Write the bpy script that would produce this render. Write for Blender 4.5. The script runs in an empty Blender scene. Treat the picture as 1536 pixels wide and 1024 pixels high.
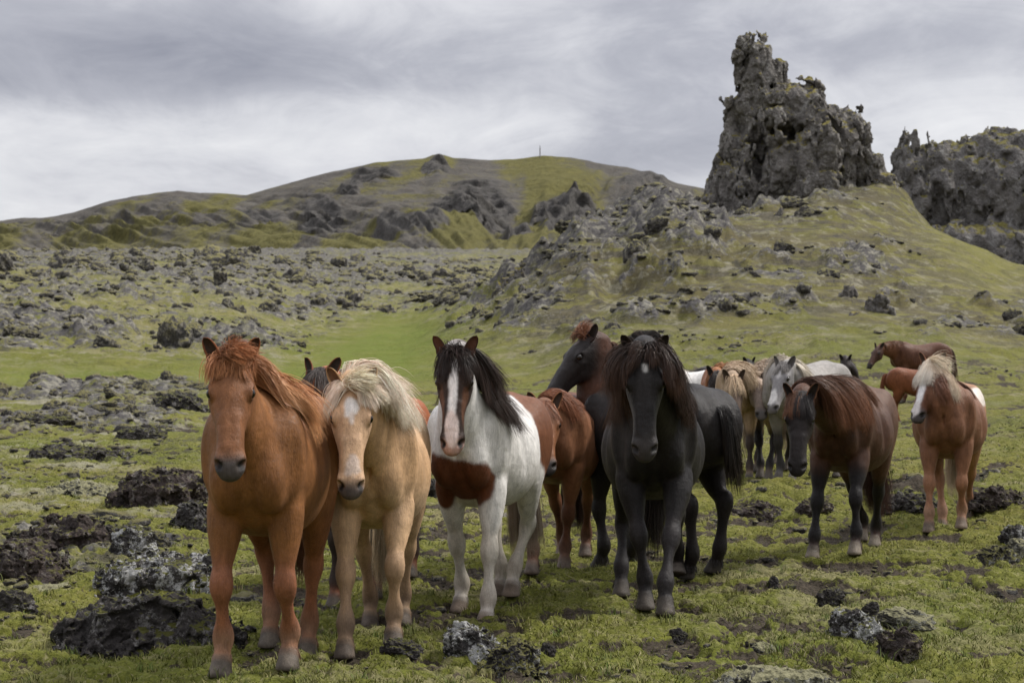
import bpy, math, random
import numpy as np
from mathutils import Vector

# ------------------------------------------------------------------ basics
SC = bpy.context.scene
COL = SC.collection
F_PX, PX0, PY0, CAM_H = 2773.0, 768.0, 567.0, 1.43     # 65 mm lens seen on a 1536 px wide frame, horizon row, eye height

def at(px, py, d):
    """The point d metres ahead of the photographer that shows at (px, py)."""
    return np.array([(px - PX0) / F_PX * d, d, CAM_H + (PY0 - py) / F_PX * d])

def nrm(v):
    v = np.asarray(v, float)
    return v / (np.linalg.norm(v) + 1e-12)

# ------------------------------------------------------------------ noise (numpy, vectorised)
def _hash(ix, iy, iz, seed):
    h = (ix.astype(np.uint32) * np.uint32(374761393) + iy.astype(np.uint32) * np.uint32(668265263)
         + iz.astype(np.uint32) * np.uint32(2147483647) + np.uint32((seed * 974711 + 12345) & 0xffffffff))
    h = (h ^ (h >> np.uint32(13))) * np.uint32(1274126177)
    h = (h ^ (h >> np.uint32(16))) * np.uint32(2246822519)
    return h ^ (h >> np.uint32(13))

def _rnd(h):
    return (h & np.uint32(0xffffff)).astype(np.float32) / np.float32(0xffffff)

def vnoise(P, seed=0):
    """smooth value noise of points (N,3), about -1..1"""
    P = np.asarray(P, np.float32)
    I = np.floor(P); Fr = P - I
    I = I.astype(np.int64)
    u = Fr * Fr * Fr * (Fr * (Fr * 6 - 15) + 10)
    r = 0
    for dx in (0, 1):
        wx = u[:, 0] if dx else 1 - u[:, 0]
        for dy in (0, 1):
            wy = u[:, 1] if dy else 1 - u[:, 1]
            for dz in (0, 1):
                wz = u[:, 2] if dz else 1 - u[:, 2]
                h = _hash(I[:, 0] + dx, I[:, 1] + dy, I[:, 2] + dz, seed)
                r = r + wx * wy * wz * _rnd(h)
    return r * 2 - 1

def fbm(P, octaves=4, seed=0, gain=0.5, lac=2.03):
    a, s, t = 1.0, 0.0, 0.0
    P = np.asarray(P, np.float32)
    for o in range(octaves):
        s = s + a * vnoise(P, seed + o * 17); t += a
        a *= gain; P = P * lac + 3.7
    return s / t

def ridged(P, octaves=4, seed=0, gain=0.55, lac=2.07):
    a, s, t = 1.0, 0.0, 0.0
    P = np.asarray(P, np.float32)
    for o in range(octaves):
        s = s + a * (1 - 2.2 * np.abs(vnoise(P, seed + o * 31))); t += a
        a *= gain; P = P * lac + 5.1
    return s / t

def worley(P, seed=0):
    """distance to nearest and second nearest feature point"""
    P = np.asarray(P, np.float32)
    I = np.floor(P).astype(np.int64)
    d1 = np.full(len(P), 9.0, np.float32); d2 = d1.copy(); idv = np.zeros(len(P), np.float32)
    for dx in (-1, 0, 1):
        for dy in (-1, 0, 1):
            for dz in (-1, 0, 1):
                cx, cy, cz = I[:, 0] + dx, I[:, 1] + dy, I[:, 2] + dz
                h = _hash(cx, cy, cz, seed); r1 = _rnd(h)
                r2 = _rnd(_hash(cx, cy, cz, seed + 101)); r3 = _rnd(_hash(cx, cy, cz, seed + 202))
                d = np.sqrt((cx + r1 - P[:, 0]) ** 2 + (cy + r2 - P[:, 1]) ** 2 + (cz + r3 - P[:, 2]) ** 2)
                n = d < d1
                d2 = np.where(n, d1, np.minimum(d2, d)); d1 = np.where(n, d, d1); idv = np.where(n, r1, idv)
    return d1, d2, idv

def facets(P, seed=0):
    """broken faces: each cell of a random mosaic is a plane with its own tilt; about -0.5..0.5"""
    P = np.asarray(P, np.float32)
    I = np.floor(P).astype(np.int64)
    d1 = np.full(len(P), 9.0, np.float32); val = np.zeros(len(P), np.float32)
    for dx in (-1, 0, 1):
        for dy in (-1, 0, 1):
            for dz in (-1, 0, 1):
                cx, cy, cz = I[:, 0] + dx, I[:, 1] + dy, I[:, 2] + dz
                r1 = _rnd(_hash(cx, cy, cz, seed)); r2 = _rnd(_hash(cx, cy, cz, seed + 101)); r3 = _rnd(_hash(cx, cy, cz, seed + 202))
                vx, vy, vz = P[:, 0] - cx - r1, P[:, 1] - cy - r2, P[:, 2] - cz - r3
                d = vx * vx + vy * vy + vz * vz
                n = d < d1
                a = r3 * 6.283; c = r1 * 2 - 1; s = np.sqrt(np.maximum(1 - c * c, 0))
                v = (np.cos(a) * s * vx + np.sin(a) * s * vy + c * vz) + (r2 - .5) * .7
                d1 = np.where(n, d, d1); val = np.where(n, v, val)
    return val

def sstep(a, b, x):
    t = np.clip((x - a) / (b - a), 0, 1)
    return t * t * (3 - 2 * t)

# ------------------------------------------------------------------ meshes
def new_mesh(name, V, F, smooth=True, attrs=None):
    """V (n,3); F (m,3) or (m,4) int array"""
    me = bpy.data.meshes.new(name)
    V = np.ascontiguousarray(V, np.float32); F = np.ascontiguousarray(F, np.int32)
    k = F.shape[1]
    me.vertices.add(len(V)); me.vertices.foreach_set('co', V.ravel())
    me.loops.add(F.size); me.loops.foreach_set('vertex_index', F.ravel())
    me.polygons.add(len(F))
    me.polygons.foreach_set('loop_start', np.arange(0, F.size, k, dtype=np.int32))
    me.polygons.foreach_set('loop_total', np.full(len(F), k, np.int32))
    if smooth:
        me.polygons.foreach_set('use_smooth', np.ones(len(F), bool))
    for an, arr in (attrs or {}).items():
        arr = np.asarray(arr, np.float32)
        if arr.ndim == 2:
            a = me.attributes.new(an, 'FLOAT_COLOR', 'POINT')
            c = np.ones((len(V), 4), np.float32); c[:, :arr.shape[1]] = arr
            a.data.foreach_set('color', c.ravel())
        else:
            a = me.attributes.new(an, 'FLOAT', 'POINT'); a.data.foreach_set('value', arr)
    me.update(calc_edges=True); me.validate()
    return me

def link(name, me, mat=None, parent=None, label=None, cat=None, group=None, kind=None, loc=None):
    o = bpy.data.objects.new(name, me)
    COL.objects.link(o)
    if mat is not None and me is not None and not me.materials:
        me.materials.append(mat)
    if parent is not None: o.parent = parent
    if label: o['label'] = label
    if cat: o['category'] = cat
    if group: o['group'] = group
    if kind: o['kind'] = kind
    if loc is not None: o.location = tuple(map(float, loc))
    return o

# ------------------------------------------------------------------ surface nets
def surface_nets(D, org, h):
    """D dense signed field (nx,ny,nz), returns V, quads"""
    nx, ny, nz = D.shape
    S = D < 0
    flat = D.ravel()
    strides = (ny * nz, nz, 1)
    cells, pts, quads_raw = [], [], []
    for ax in range(3):
        sl0 = [slice(None)] * 3; sl1 = [slice(None)] * 3
        sl0[ax] = slice(0, -1); sl1[ax] = slice(1, None)
        X = S[tuple(sl0)] != S[tuple(sl1)]
        ijk = np.argwhere(X)
        b, c = (ax + 1) % 3, (ax + 2) % 3
        ok = (ijk[:, b] > 0) & (ijk[:, c] > 0) & (ijk[:, b] < D.shape[b] - 1) & (ijk[:, c] < D.shape[c] - 1)
        ijk = ijk[ok]
        if len(ijk) == 0: continue
        f0 = ijk @ np.array(strides)
        d0 = flat[f0]; d1 = flat[f0 + strides[ax]]
        t = d0 / (d0 - d1)
        p = ijk.astype(np.float32).copy(); p[:, ax] += t
        sb, scc = strides[b], strides[c]
        cs = [f0, f0 - sb, f0 - sb - scc, f0 - scc]
        q = np.stack(cs, 1)
        flip = d0 >= 0
        q[flip] = q[flip][:, ::-1]
        quads_raw.append(q)
        for cc in cs:
            cells.append(cc); pts.append(p)
    cells = np.concatenate(cells); pts = np.concatenate(pts); Q = np.concatenate(quads_raw)
    u, inv = np.unique(cells, return_inverse=True)
    cnt = np.bincount(inv)
    V = np.stack([np.bincount(inv, pts[:, k]) / cnt for k in range(3)], 1)
    Q = np.searchsorted(u, Q)
    return V * h + np.asarray(org), Q

def mesh_field(fun, lo, hi, h, far=0.35):
    """fun(P)->d. Narrow band evaluation: coarse grid of 4h first, fine grid only near the surface."""
    lo = np.asarray(lo, float); hi = np.asarray(hi, float)
    n = np.ceil((hi - lo) / (4 * h)).astype(int) + 1
    cs = 4 * h
    g = [lo[k] + (np.arange(n[k]) + 0.375) * cs for k in range(3)]
    G = np.stack(np.meshgrid(*g, indexing='ij'), -1).reshape(-1, 3).astype(np.float32)
    dc = fun(G).reshape(n)
    act = np.abs(dc) < cs * 1.9
    D = np.repeat(np.repeat(np.repeat(dc, 4, 0), 4, 1), 4, 2).astype(np.float32)
    idx = np.argwhere(act)
    o4 = np.stack(np.meshgrid(*[np.arange(4)] * 3, indexing='ij'), -1).reshape(-1, 3)
    fi = (idx[:, None, :] * 4 + o4[None]).reshape(-1, 3)
    P = (lo + fi * h).astype(np.float32)
    d = np.empty(len(P), np.float32)
    step = 400000
    for s in range(0, len(P), step):
        d[s:s + step] = fun(P[s:s + step])
    d[d == 0] = 1e-6
    D[fi[:, 0], fi[:, 1], fi[:, 2]] = d
    return surface_nets(D, lo, h)

# ------------------------------------------------------------------ shader helpers
class NT:
    def __init__(self, tree):
        self.t = tree
    def n(self, typ, **kw):
        nd = self.t.nodes.new(typ)
        for k, v in kw.items():
            if k == 'inp':
                for i, val in v.items(): nd.inputs[i].default_value = val
            else: setattr(nd, k, v)
        return nd
    def l(self, a, b):
        self.t.links.new(a, b)
    def attr(self, name):
        return self.n('ShaderNodeAttribute', attribute_name=name)
    def noise(self, vec, scale, detail=4, rough=0.55, dist=0.0):
        nd = self.n('ShaderNodeTexNoise')
        nd.inputs['Scale'].default_value = scale; nd.inputs['Detail'].default_value = detail
        nd.inputs['Roughness'].default_value = rough; nd.inputs['Distortion'].default_value = dist
        if vec is not None: self.l(vec, nd.inputs['Vector'])
        return nd.outputs['Fac']
    def vor(self, vec, scale, feature='F1', rnd=1.0):
        nd = self.n('ShaderNodeTexVoronoi', feature=feature)
        nd.inputs['Scale'].default_value = scale
        if vec is not None: self.l(vec, nd.inputs['Vector'])
        return nd.outputs['Distance']
    def ramp(self, fac, stops, interp='LINEAR'):
        nd = self.n('ShaderNodeValToRGB')
        cr = nd.color_ramp; cr.interpolation = interp
        while len(cr.elements) < len(stops): cr.elements.new(0.5)
        for e, (p, c) in zip(cr.elements, stops):
            e.position = p
            e.color = (c, c, c, 1) if isinstance(c, (int, float)) else (*c, 1)
        self.l(fac, nd.inputs[0])
        return nd.outputs[0]
    def mix(self, fac, a, b, mode='MIX'):
        nd = self.n('ShaderNodeMix', data_type='RGBA', blend_type=mode)
        for sock, v in ((nd.inputs[0], fac), (nd.inputs[6], a), (nd.inputs[7], b)):
            if isinstance(v, (int, float)): sock.default_value = v
            elif isinstance(v, (tuple, list)): sock.default_value = (*v, 1) if len(v) == 3 else v
            else: self.l(v, sock)
        return nd.outputs[2]
    def math(self, op, a, b=None, clamp=False):
        nd = self.n('ShaderNodeMath', operation=op); nd.use_clamp = clamp
        for i, v in enumerate((a, b)):
            if v is None: continue
            if isinstance(v, (int, float)): nd.inputs[i].default_value = v
            else: self.l(v, nd.inputs[i])
        return nd.outputs[0]
    def mapping(self, vec, scale=(1, 1, 1), rot=(0, 0, 0)):
        nd = self.n('ShaderNodeMapping')
        nd.inputs['Scale'].default_value = scale; nd.inputs['Rotation'].default_value = rot
        self.l(vec, nd.inputs['Vector'])
        return nd.outputs[0]
    def bump(self, height, strength, dist, normal=None):
        nd = self.n('ShaderNodeBump')
        nd.inputs['Strength'].default_value = strength; nd.inputs['Distance'].default_value = dist
        self.l(height, nd.inputs['Height'])
        if normal is not None: self.l(normal, nd.inputs['Normal'])
        return nd.outputs[0]

def material(name):
    m = bpy.data.materials.new(name); m.use_nodes = True
    t = NT(m.node_tree)
    b = m.node_tree.nodes['Principled BSDF']
    return m, t, b
# ------------------------------------------------------------------ horse: signed distance parts
def catmull(A, n):
    """resample control rows A (k,m) to n rows"""
    A = np.asarray(A, float); k = len(A)
    t = np.linspace(0, k - 1, n); i = np.clip(t.astype(int), 0, k - 2); f = (t - i)[:, None]
    p0 = A[np.clip(i - 1, 0, k - 1)]; p1 = A[i]; p2 = A[i + 1]; p3 = A[np.clip(i + 2, 0, k - 1)]
    return 0.5 * (2 * p1 + (p2 - p0) * f + (2 * p0 - 5 * p1 + 4 * p2 - p3) * f ** 2 + (3 * p1 - p0 - 3 * p2 + p3) * f ** 3)

def resample(A, n):
    """rows spread evenly along the polyline, corners eased"""
    A = np.asarray(A, float)
    L = np.concatenate([[0], np.cumsum(np.linalg.norm(np.diff(A[:, :3], axis=0), axis=1))])
    q = np.linspace(0, L[-1], n)
    B = np.stack([np.interp(q, L, A[:, k]) for k in range(A.shape[1])], 1)
    for _ in range(2):
        B[1:-1] = .25 * B[:-2] + .5 * B[1:-1] + .25 * B[2:]
    return B

def seg_d(P, A, B, wa, ha, wb, hb, side):
    """elliptical tapered capsule; w along side, h across"""
    ax = B - A; L = np.linalg.norm(ax); axn = ax / L
    s = side - axn * (side @ axn); s = s / (np.linalg.norm(s) + 1e-9)
    u = np.cross(axn, s)
    R = P - A
    l = R @ axn; t = np.clip(l / L, 0, 1)
    w = wa + (wb - wa) * t; h = ha + (hb - ha) * t
    le = l - t * L; m = np.minimum(w, h)
    x = R @ s; y = R @ u
    k0 = np.sqrt((x / w) ** 2 + (y / h) ** 2 + (le / m) ** 2) + 1e-6
    k1 = np.sqrt((x / w ** 2) ** 2 + (y / h ** 2) ** 2 + (le / m ** 2) ** 2) + 1e-6
    return np.maximum(k0 * (k0 - 1) / k1, -m), t

class Chain:
    def __init__(self, rows, side, part, k, n=None, tr=(0, 1), even=False):
        """rows: x,y,z,w,h ; side: (3,) or (rows,3)"""
        rows = np.asarray(rows, float)
        side = np.broadcast_to(np.asarray(side, float), (len(rows), 3))
        rows = np.concatenate([rows, side], 1)
        if n: rows = resample(rows, n) if even else catmull(rows, n)
        self.r = rows.astype(np.float32); self.part = part; self.k = k; self.tr = tr
        e = rows[:, 3:5].max(1, keepdims=True)
        self.lo = (rows[:, :3] - e).min(0); self.hi = (rows[:, :3] + e).max(0)
    def ev(self, P, m):
        r = self.r; n = len(r) - 1
        d = np.full(len(P), 1.0, np.float32); T = np.zeros(len(P), np.float32)
        for i in range(n):
            a, b = r[i], r[i + 1]
            e = max(a[3:5].max(), b[3:5].max()) + m
            lo = np.minimum(a[:3], b[:3]) - e; hi = np.maximum(a[:3], b[:3]) + e
            q = np.nonzero(((P > lo) & (P < hi)).all(1))[0]
            if len(q) == 0: continue
            sd = a[5:8] + b[5:8]
            dd, t = seg_d(P[q], a[:3], b[:3], a[3], a[4], b[3], b[4], sd)
            better = dd < d[q]
            d[q[better]] = dd[better]; T[q[better]] = (i + t[better]) / n
        return d, self.tr[0] + (self.tr[1] - self.tr[0]) * T

class Ell:
    def __init__(self, c, r, M=None, part='', k=0.03):
        self.c = np.asarray(c, np.float32); self.r = np.asarray(r, np.float32)
        self.M = np.eye(3, dtype=np.float32) if M is None else np.asarray(M, np.float32)   # rows: axes
        self.part = part; self.k = k
        e = float(self.r.max()); self.lo = self.c - e; self.hi = self.c + e
    def ev(self, P, m):
        q = (P - self.c) @ self.M.T
        k0 = np.sqrt(((q / self.r) ** 2).sum(1)) + 1e-6
        k1 = np.sqrt(((q / self.r ** 2) ** 2).sum(1)) + 1e-6
        return np.maximum(k0 * (k0 - 1) / k1, -self.r.min()), np.zeros(len(P), np.float32)

class Trunk:
    #        x      top   bottom  halfwidth
    T = np.array([
        (-0.800, 1.060, 0.960, 0.015),
        (-0.790, 1.130, 0.905, 0.075),
        (-0.765, 1.185, 0.860, 0.125),
        (-0.70, 1.262, 0.800, 0.185),
        (-0.60, 1.335, 0.765, 0.235),
        (-0.48, 1.370, 0.755, 0.268),
        (-0.32, 1.345, 0.750, 0.285),
        (-0.15, 1.312, 0.695, 0.310),
        (0.00, 1.300, 0.655, 0.318),
        (0.14, 1.318, 0.650, 0.302),
        (0.27, 1.362, 0.672, 0.275),
        (0.38, 1.358, 0.710, 0.238),
        (0.47, 1.300, 0.770, 0.200),
        (0.54, 1.220, 0.840, 0.160),
        (0.58, 1.150, 0.895, 0.130),
        (0.60, 1.100, 0.950, 0.075),
        (0.61, 1.050, 0.995, 0.015)])
    part = 'trunk'; k = 0.0
    lo = np.array([-0.8, -0.34, 0.64]); hi = np.array([0.65, 0.34, 1.39])
    def __init__(self, fat=1.0):
        self.fat = fat
    def ev(self, P, m):
        T = self.T; x = np.clip(P[:, 0], T[0, 0], T[-1, 0])
        top = np.interp(x, T[:, 0], T[:, 1]); bot = np.interp(x, T[:, 0], T[:, 2]); w = np.interp(x, T[:, 0], T[:, 3]) * self.fat
        zc = bot + 0.47 * (top - bot)
        dz = P[:, 2] - zc
        h = np.where(dz > 0, top - zc, zc - bot)
        y = P[:, 1]
        tp = np.interp(x, [-.1, .25, .5], [0, .22, .38])
        w = np.where(dz < 0, w * (1 - tp * np.clip(-dz / h, 0, 1) ** 1.4), w)
        k0 = np.sqrt((y / w) ** 2 + (dz / h) ** 2) + 1e-6
        k1 = np.sqrt((y / w ** 2) ** 2 + (dz / h ** 2) ** 2) + 1e-6
        d = np.maximum(k0 * (k0 - 1) / k1, -np.minimum(w, h))
        ex = P[:, 0] - x
        return np.where(ex != 0, np.sqrt(np.maximum(d, 0) ** 2 + ex ** 2), d), np.zeros(len(P), np.float32)

def smin(a, b, k):
    if k <= 0: return np.minimum(a, b)
    h = np.maximum(k - np.abs(a - b), 0) / k
    return np.minimum(a, b) - h * h * k * 0.25

def smax(a, b, k):
    return -smin(-a, -b, k)

def ik2(A, B, L1, L2, bend):
    """joint between A and B bending toward 'bend'"""
    v = B - A; d = np.linalg.norm(v); dn = v / d
    if d >= (L1 + L2) * 0.999:
        s = d / (L1 + L2); L1 *= s * 1.0005; L2 *= s * 1.0005
    a = (L1 * L1 - L2 * L2 + d * d) / (2 * d)
    hh = math.sqrt(max(L1 * L1 - a * a, 1e-8))
    b = bend - dn * (bend @ dn); b = b / np.linalg.norm(b)
    return A + dn * a + b * hh

class Horse:
    """all in the horse's own metres: x forward, y to its left, z up, scaled later"""
    def __init__(self, poll, nose, hooves, roll=0.0, fat=1.0, head=1.0, lift=(0, 0, 0, 0), neck_w=1.0, ear=(0.0, 0.0)):
        self.items = []; self.cuts = []
        add = self.items.append
        self.poll = np.asarray(poll, float); self.nose = np.asarray(nose, float)
        X = nrm(self.nose - self.poll)
        Y = nrm(np.cross([0, 0, 1.0], X)); Z = np.cross(X, Y)
        c, s = math.cos(roll), math.sin(roll)
        Y, Z = Y * c + Z * s, Z * c - Y * s
        self.H = np.stack([X, Y, Z]); self.hs = np.linalg.norm(self.nose - self.poll) / 0.635 * head if head > 0 else 1.0
        self.hs = head
        # ---- trunk with muscle masses
        add(Trunk(fat))
        for sy in (1, -1):
            add(Ell((0.455, sy * 0.100, 0.955), (0.150, 0.098, 0.170), None, 'trunk', 0.022))       # breast muscle
            add(Ell((0.36, sy * 0.175 * (.35 + .65 * fat), 1.06), (0.155, 0.095, 0.235), None, 'trunk', 0.032))           # shoulder
            add(Ell((-0.52, sy * 0.165 * (.4 + .6 * fat), 1.06), (0.25, 0.128, 0.27), None, 'trunk', 0.06))         # croup and thigh
            add(Ell((-0.02, sy * 0.12 * fat, 0.93), (0.36, 0.205 * fat, 0.27), None, 'trunk', 0.08))  # ribs
        # ---- neck
        B0 = np.array([0.33, 0, 1.085]); P = self.poll - Z * 0.070 * self.hs - X * 0.02
        C1 = np.array([0.60, 0.0, 1.24]); C2 = P - nrm(P - np.array([0.45, 0, 1.1])) * 0.20
        rows, sides = [], []
        w = np.interp(np.linspace(0, 1, 9), [0, .25, .5, .75, 1], [.185, .150, .118, .096, .084]) * neck_w
        h = np.interp(np.linspace(0, 1, 9), [0, .25, .5, .75, 1], [.270, .225, .178, .140, .112])
        for i, t in enumerate(np.linspace(0, 1, 9)):
            q = (1 - t) ** 3 * B0 + 3 * t * (1 - t) ** 2 * C1 + 3 * t * t * (1 - t) * C2 + t ** 3 * P
            rows.append((*q, w[i], h[i])); sides.append(np.array([0, 1.0, 0]) * (1 - t) + Y * t)
        self.neck_rows = np.array(rows); self.neck_sides = np.array(sides)
        add(Chain(rows, sides, 'neck', 0.065, n=46))
        self.cuts.append((Ell((0.612, 0, 0.93), (0.030, 0.010, 0.13)), 0.05))                     # groove between the breast muscles
        for sy in (1, -1):
            self.cuts.append((Ell((0.490, sy * 0.232, 0.975), (0.04, 0.030, 0.15), None), 0.07))   # fold between breast and shoulder
            self.cuts.append((Ell((0.13, sy * 0.345, 1.08), (0.030, 0.045, 0.21), None), 0.07))      # behind the shoulder blade
            self.cuts.append((Ell((-0.30, sy * 0.335, 0.93), (0.05, 0.040, 0.17), None), 0.06))      # flank hollow
        # ---- head, in head coordinates
        S = self.hs
        def hp(x, y, z): return self.poll + (X * x + Y * y + Z * z) * S
        self.hp = hp
        sk = [(-0.005, -.035, .066, .062), (.06, -.028, .090, .085), (.13, -.024, .103, .094), (.19, -.022, .100, .092), (.27, -.020, .083, .077),
              (.36, -.018, .068, .062), (.44, -.024, .064, .056), (.51, -.030, .067, .056), (.565, -.036, .064, .050), (.598, -.042, .049, .040)]
        add(Chain([(*hp(x, 0, z), a * S, b * S) for x, z, a, b in sk], Y, 'head', 0.06, n=46))
        for sy in (1, -1):
            add(Ell(hp(.165, sy * .052, -.098), np.array((.125, .040, .092)) * S, self.H, 'head', 0.045))         # cheek
            add(Chain([(*hp(.25, sy * .03, -.105), .036 * S, .050 * S), (*hp(.38, sy * .024, -.080), .028 * S, .036 * S), (*hp(.50, sy * .014, -.074), .026 * S, .028 * S)], Y, 'head', 0.035))
            add(Ell(hp(.178, sy * .082, .022), np.array((.050, .026, .026)) * S, self.H, 'head', 0.022))          # brow
            add(Chain([(*hp(.215, sy * .090, -.030), .012 * S, .014 * S), (*hp(.30, sy * .070, -.034), .010 * S, .012 * S), (*hp(.35, sy * .056, -.034), .008 * S, .008 * S)], Y, 'head', 0.022))  # face crest
            add(Ell(hp(.548, sy * .047, -.022), np.array((.048, .026, .036)) * S, self.H, 'head', 0.022))         # nostril wing
            add(Chain([(*hp(.335, sy * .030, .024), .014 * S, .012 * S), (*hp(.48, sy * .026, .006), .014 * S, .012 * S)], Y, 'head', 0.03))  # nasal bones
            # nostril: a comma shaped hollow slanting toward the nose tip
            A1 = nrm(X * 0.80 + Z * 0.45 - Y * sy * 0.28); A2 = nrm(np.cross(A1, Y * sy)); A3 = np.cross(A1, A2)
            self.cuts.append((Ell(hp(.572, sy * .056, -.008), np.array((.036, .019, .021)) * S, np.stack([A1, A2, A3])), 0.012))
            # eye socket with lids
            self.cuts.append((Ell(hp(.198, sy * .106, .016), np.array((.027, .021, .021)) * S, self.H), 0.010))
            add(Chain([(*hp(.168, sy * .097, .018), .009 * S, .009 * S), (*hp(.186, sy * .098, .037), .011 * S, .010 * S), (*hp(.208, sy * .096, .037), .011 * S, .010 * S), (*hp(.228, sy * .091, .020), .008 * S, .008 * S)], Y, 'lid', 0.012, n=7))
            add(Chain([(*hp(.172, sy * .101, .008), .006 * S, .006 * S), (*hp(.196, sy * .104, -.006), .007 * S, .007 * S), (*hp(.226, sy * .096, .010), .006 * S, .006 * S)], Y, 'lid', 0.012, n=6))
        add(Ell(hp(.566, 0, -.088), np.array((.042, .040, .024)) * S, self.H, 'head', 0.018))                      # chin and lower lip
        add(Ell(hp(.592, 0, -.046), np.array((.034, .050, .024)) * S, self.H, 'head', 0.018))                      # upper lip
        self.cuts.append((Ell(hp(.612, 0, -.066), np.array((.055, .066, .0075)) * S, self.H), 0.010))              # mouth
        # ---- legs
        self.hoof_pts = []
        for i, (front, sy) in enumerate(((1, 1), (1, -1), (0, 1), (0, -1))):
            T = np.asarray(hooves[i], float); lf = lift[i]
            lean = np.array([1.0, 0, 0])
            if lf > 0:                                    # folded pastern of a lifted hoof
                Fk = T + np.array([0.06, 0, 0.155]); Co = T + np.array([0.035, 0, 0.062])
                toe = nrm([0.45, 0, -0.9])
            else:
                Fk = T + np.array([-0.062, 0, 0.170]); Co = T + np.array([-0.020, 0, 0.068])
                toe = None
            if front:
                E = np.array([0.325 + 0.18 * (T[0] - 0.385), sy * 0.150 * (0.6 + 0.4 * fat), 0.80])
                K = ik2(E, Fk, 0.375, 0.270, np.array([1.0, 0, 0.0]))
                top = np.array([0.36, sy * 0.085, 1.02])
                f = lambda a, b, t: a + (b - a) * t
                rows = [(*top, .05, .085), (*f(top, E, .55), .080, .120), (*E, .094, .112), (*f(E, K, .28), .084, .094), (*f(E, K, .58), .060, .065), (*f(E, K, .78), .043, .047), (*f(E, K, .90), .056, .056), (*f(K, Fk, .06), .060, .057),
                        (*f(K, Fk, .22), .040, .042), (*f(K, Fk, .36), .029, .038), (*f(K, Fk, .64), .029, .040), (*f(K, Fk, .84), .046, .050), (*Fk, .058, .059), (*f(Fk, Co, .5), .034, .040), (*Co, .046, .049)]
            else:
                S_ = np.array([-0.375 + 0.2 * (T[0] + 0.545), sy * 0.178, 0.83])
                Hk = ik2(S_, Fk, 0.405, 0.325, np.array([-1.0, 0, -0.15]))
                top = np.array([-0.50, sy * 0.15, 1.05])
                f = lambda a, b, t: a + (b - a) * t
                back = np.array([-0.03, 0, 0.0])
                rows = [(*top, .105, .215), (*(f(top, S_, .55) + back), .105, .195), (*(S_ + back * 2), .092, .150), (*(f(S_, Hk, .3) + back), .082, .122), (*f(S_, Hk, .6), .066, .088), (*f(S_, Hk, .83), .045, .062), (*Hk, .058, .068),
                        (*f(Hk, Fk, .18), .043, .055), (*f(Hk, Fk, .36), .030, .043), (*f(Hk, Fk, .64), .030, .041), (*f(Hk, Fk, .84), .046, .050), (*Fk, .056, .058), (*f(Fk, Co, .5), .034, .040), (*Co, .046, .049)]
                add(Ell(Hk + np.array([-0.036, 0, 0.040]), (.030, .026, .055), None, 'hind', 0.03))
            add(Chain(rows, (0, 1, 0), 'fore' if front else 'hind', 0.028 if front else 0.05, n=48, even=True))
            self.hoof_pts.append((Co, T, toe))
            hd = nrm(T - Co) if toe is None else toe
            bot = Co + hd * (0.068 / max(0.6, -hd[2])) if toe is None else Co + hd * 0.075
            fwd = np.array([0.012, 0, 0]) if toe is None else np.array([0.02, 0, 0.01])
            add(Chain([(*Co, .046, .051), (*(bot + fwd), .061, .070)], (0, 1, 0), 'hoof', 0.010))
            n = np.array([0, 0, -1.0]) if toe is None else nrm(toe + np.array([0, 0, -0.2]))
            self.cuts.append((('plane', T if toe is None else bot + n * 0.004, n, 0.12), 0.008))
        self.lo = np.min([i.lo for i in self.items], 0) - 0.04; self.hi = np.max([i.hi for i in self.items], 0) + 0.04

    def field(self, P, parts=False):
        P = np.asarray(P, np.float32)
        d = np.full(len(P), 1.0, np.float32)
        if parts:
            best = {}
        for it in self.items:
            m = it.k + 0.06
            q = np.nonzero(((P > (it.lo - m)) & (P < (it.hi + m))).all(1))[0]
            if len(q) == 0: continue
            dd, t = it.ev(P[q], m)
            if parts:
                b = best.setdefault(it.part, [np.full(len(P), 1.0, np.float32), np.zeros(len(P), np.float32)])
                bt = dd < b[0][q]
                b[0][q[bt]] = dd[bt]; b[1][q[bt]] = t[bt]
            d[q] = smin(d[q], dd, it.k).astype(np.float32)
        for cu, k in self.cuts:
            if isinstance(cu, tuple):
                _, o, n, rad = cu
                q = np.nonzero((np.abs(P - o.astype(np.float32)) < rad).all(1))[0]
                if len(q): 
                    pd = (P[q] - o) @ n
                    d[q] = smax(d[q], pd, k)
            else:
                q = np.nonzero(((P > cu.lo - k - 0.03) & (P < cu.hi + k + 0.03)).all(1))[0]
                if len(q):
                    dd, _ = cu.ev(P[q], 0)
                    d[q] = smax(d[q], -dd, k)
        return (d, best) if parts else d

    def grad(self, P, e=0.006):
        d0 = self.field(P)
        g = np.stack([self.field(P + np.eye(3, dtype=np.float32)[k] * e) - d0 for k in range(3)], 1)
        n = np.linalg.norm(g, axis=1, keepdims=True) + 1e-9
        return d0, g / n

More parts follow.
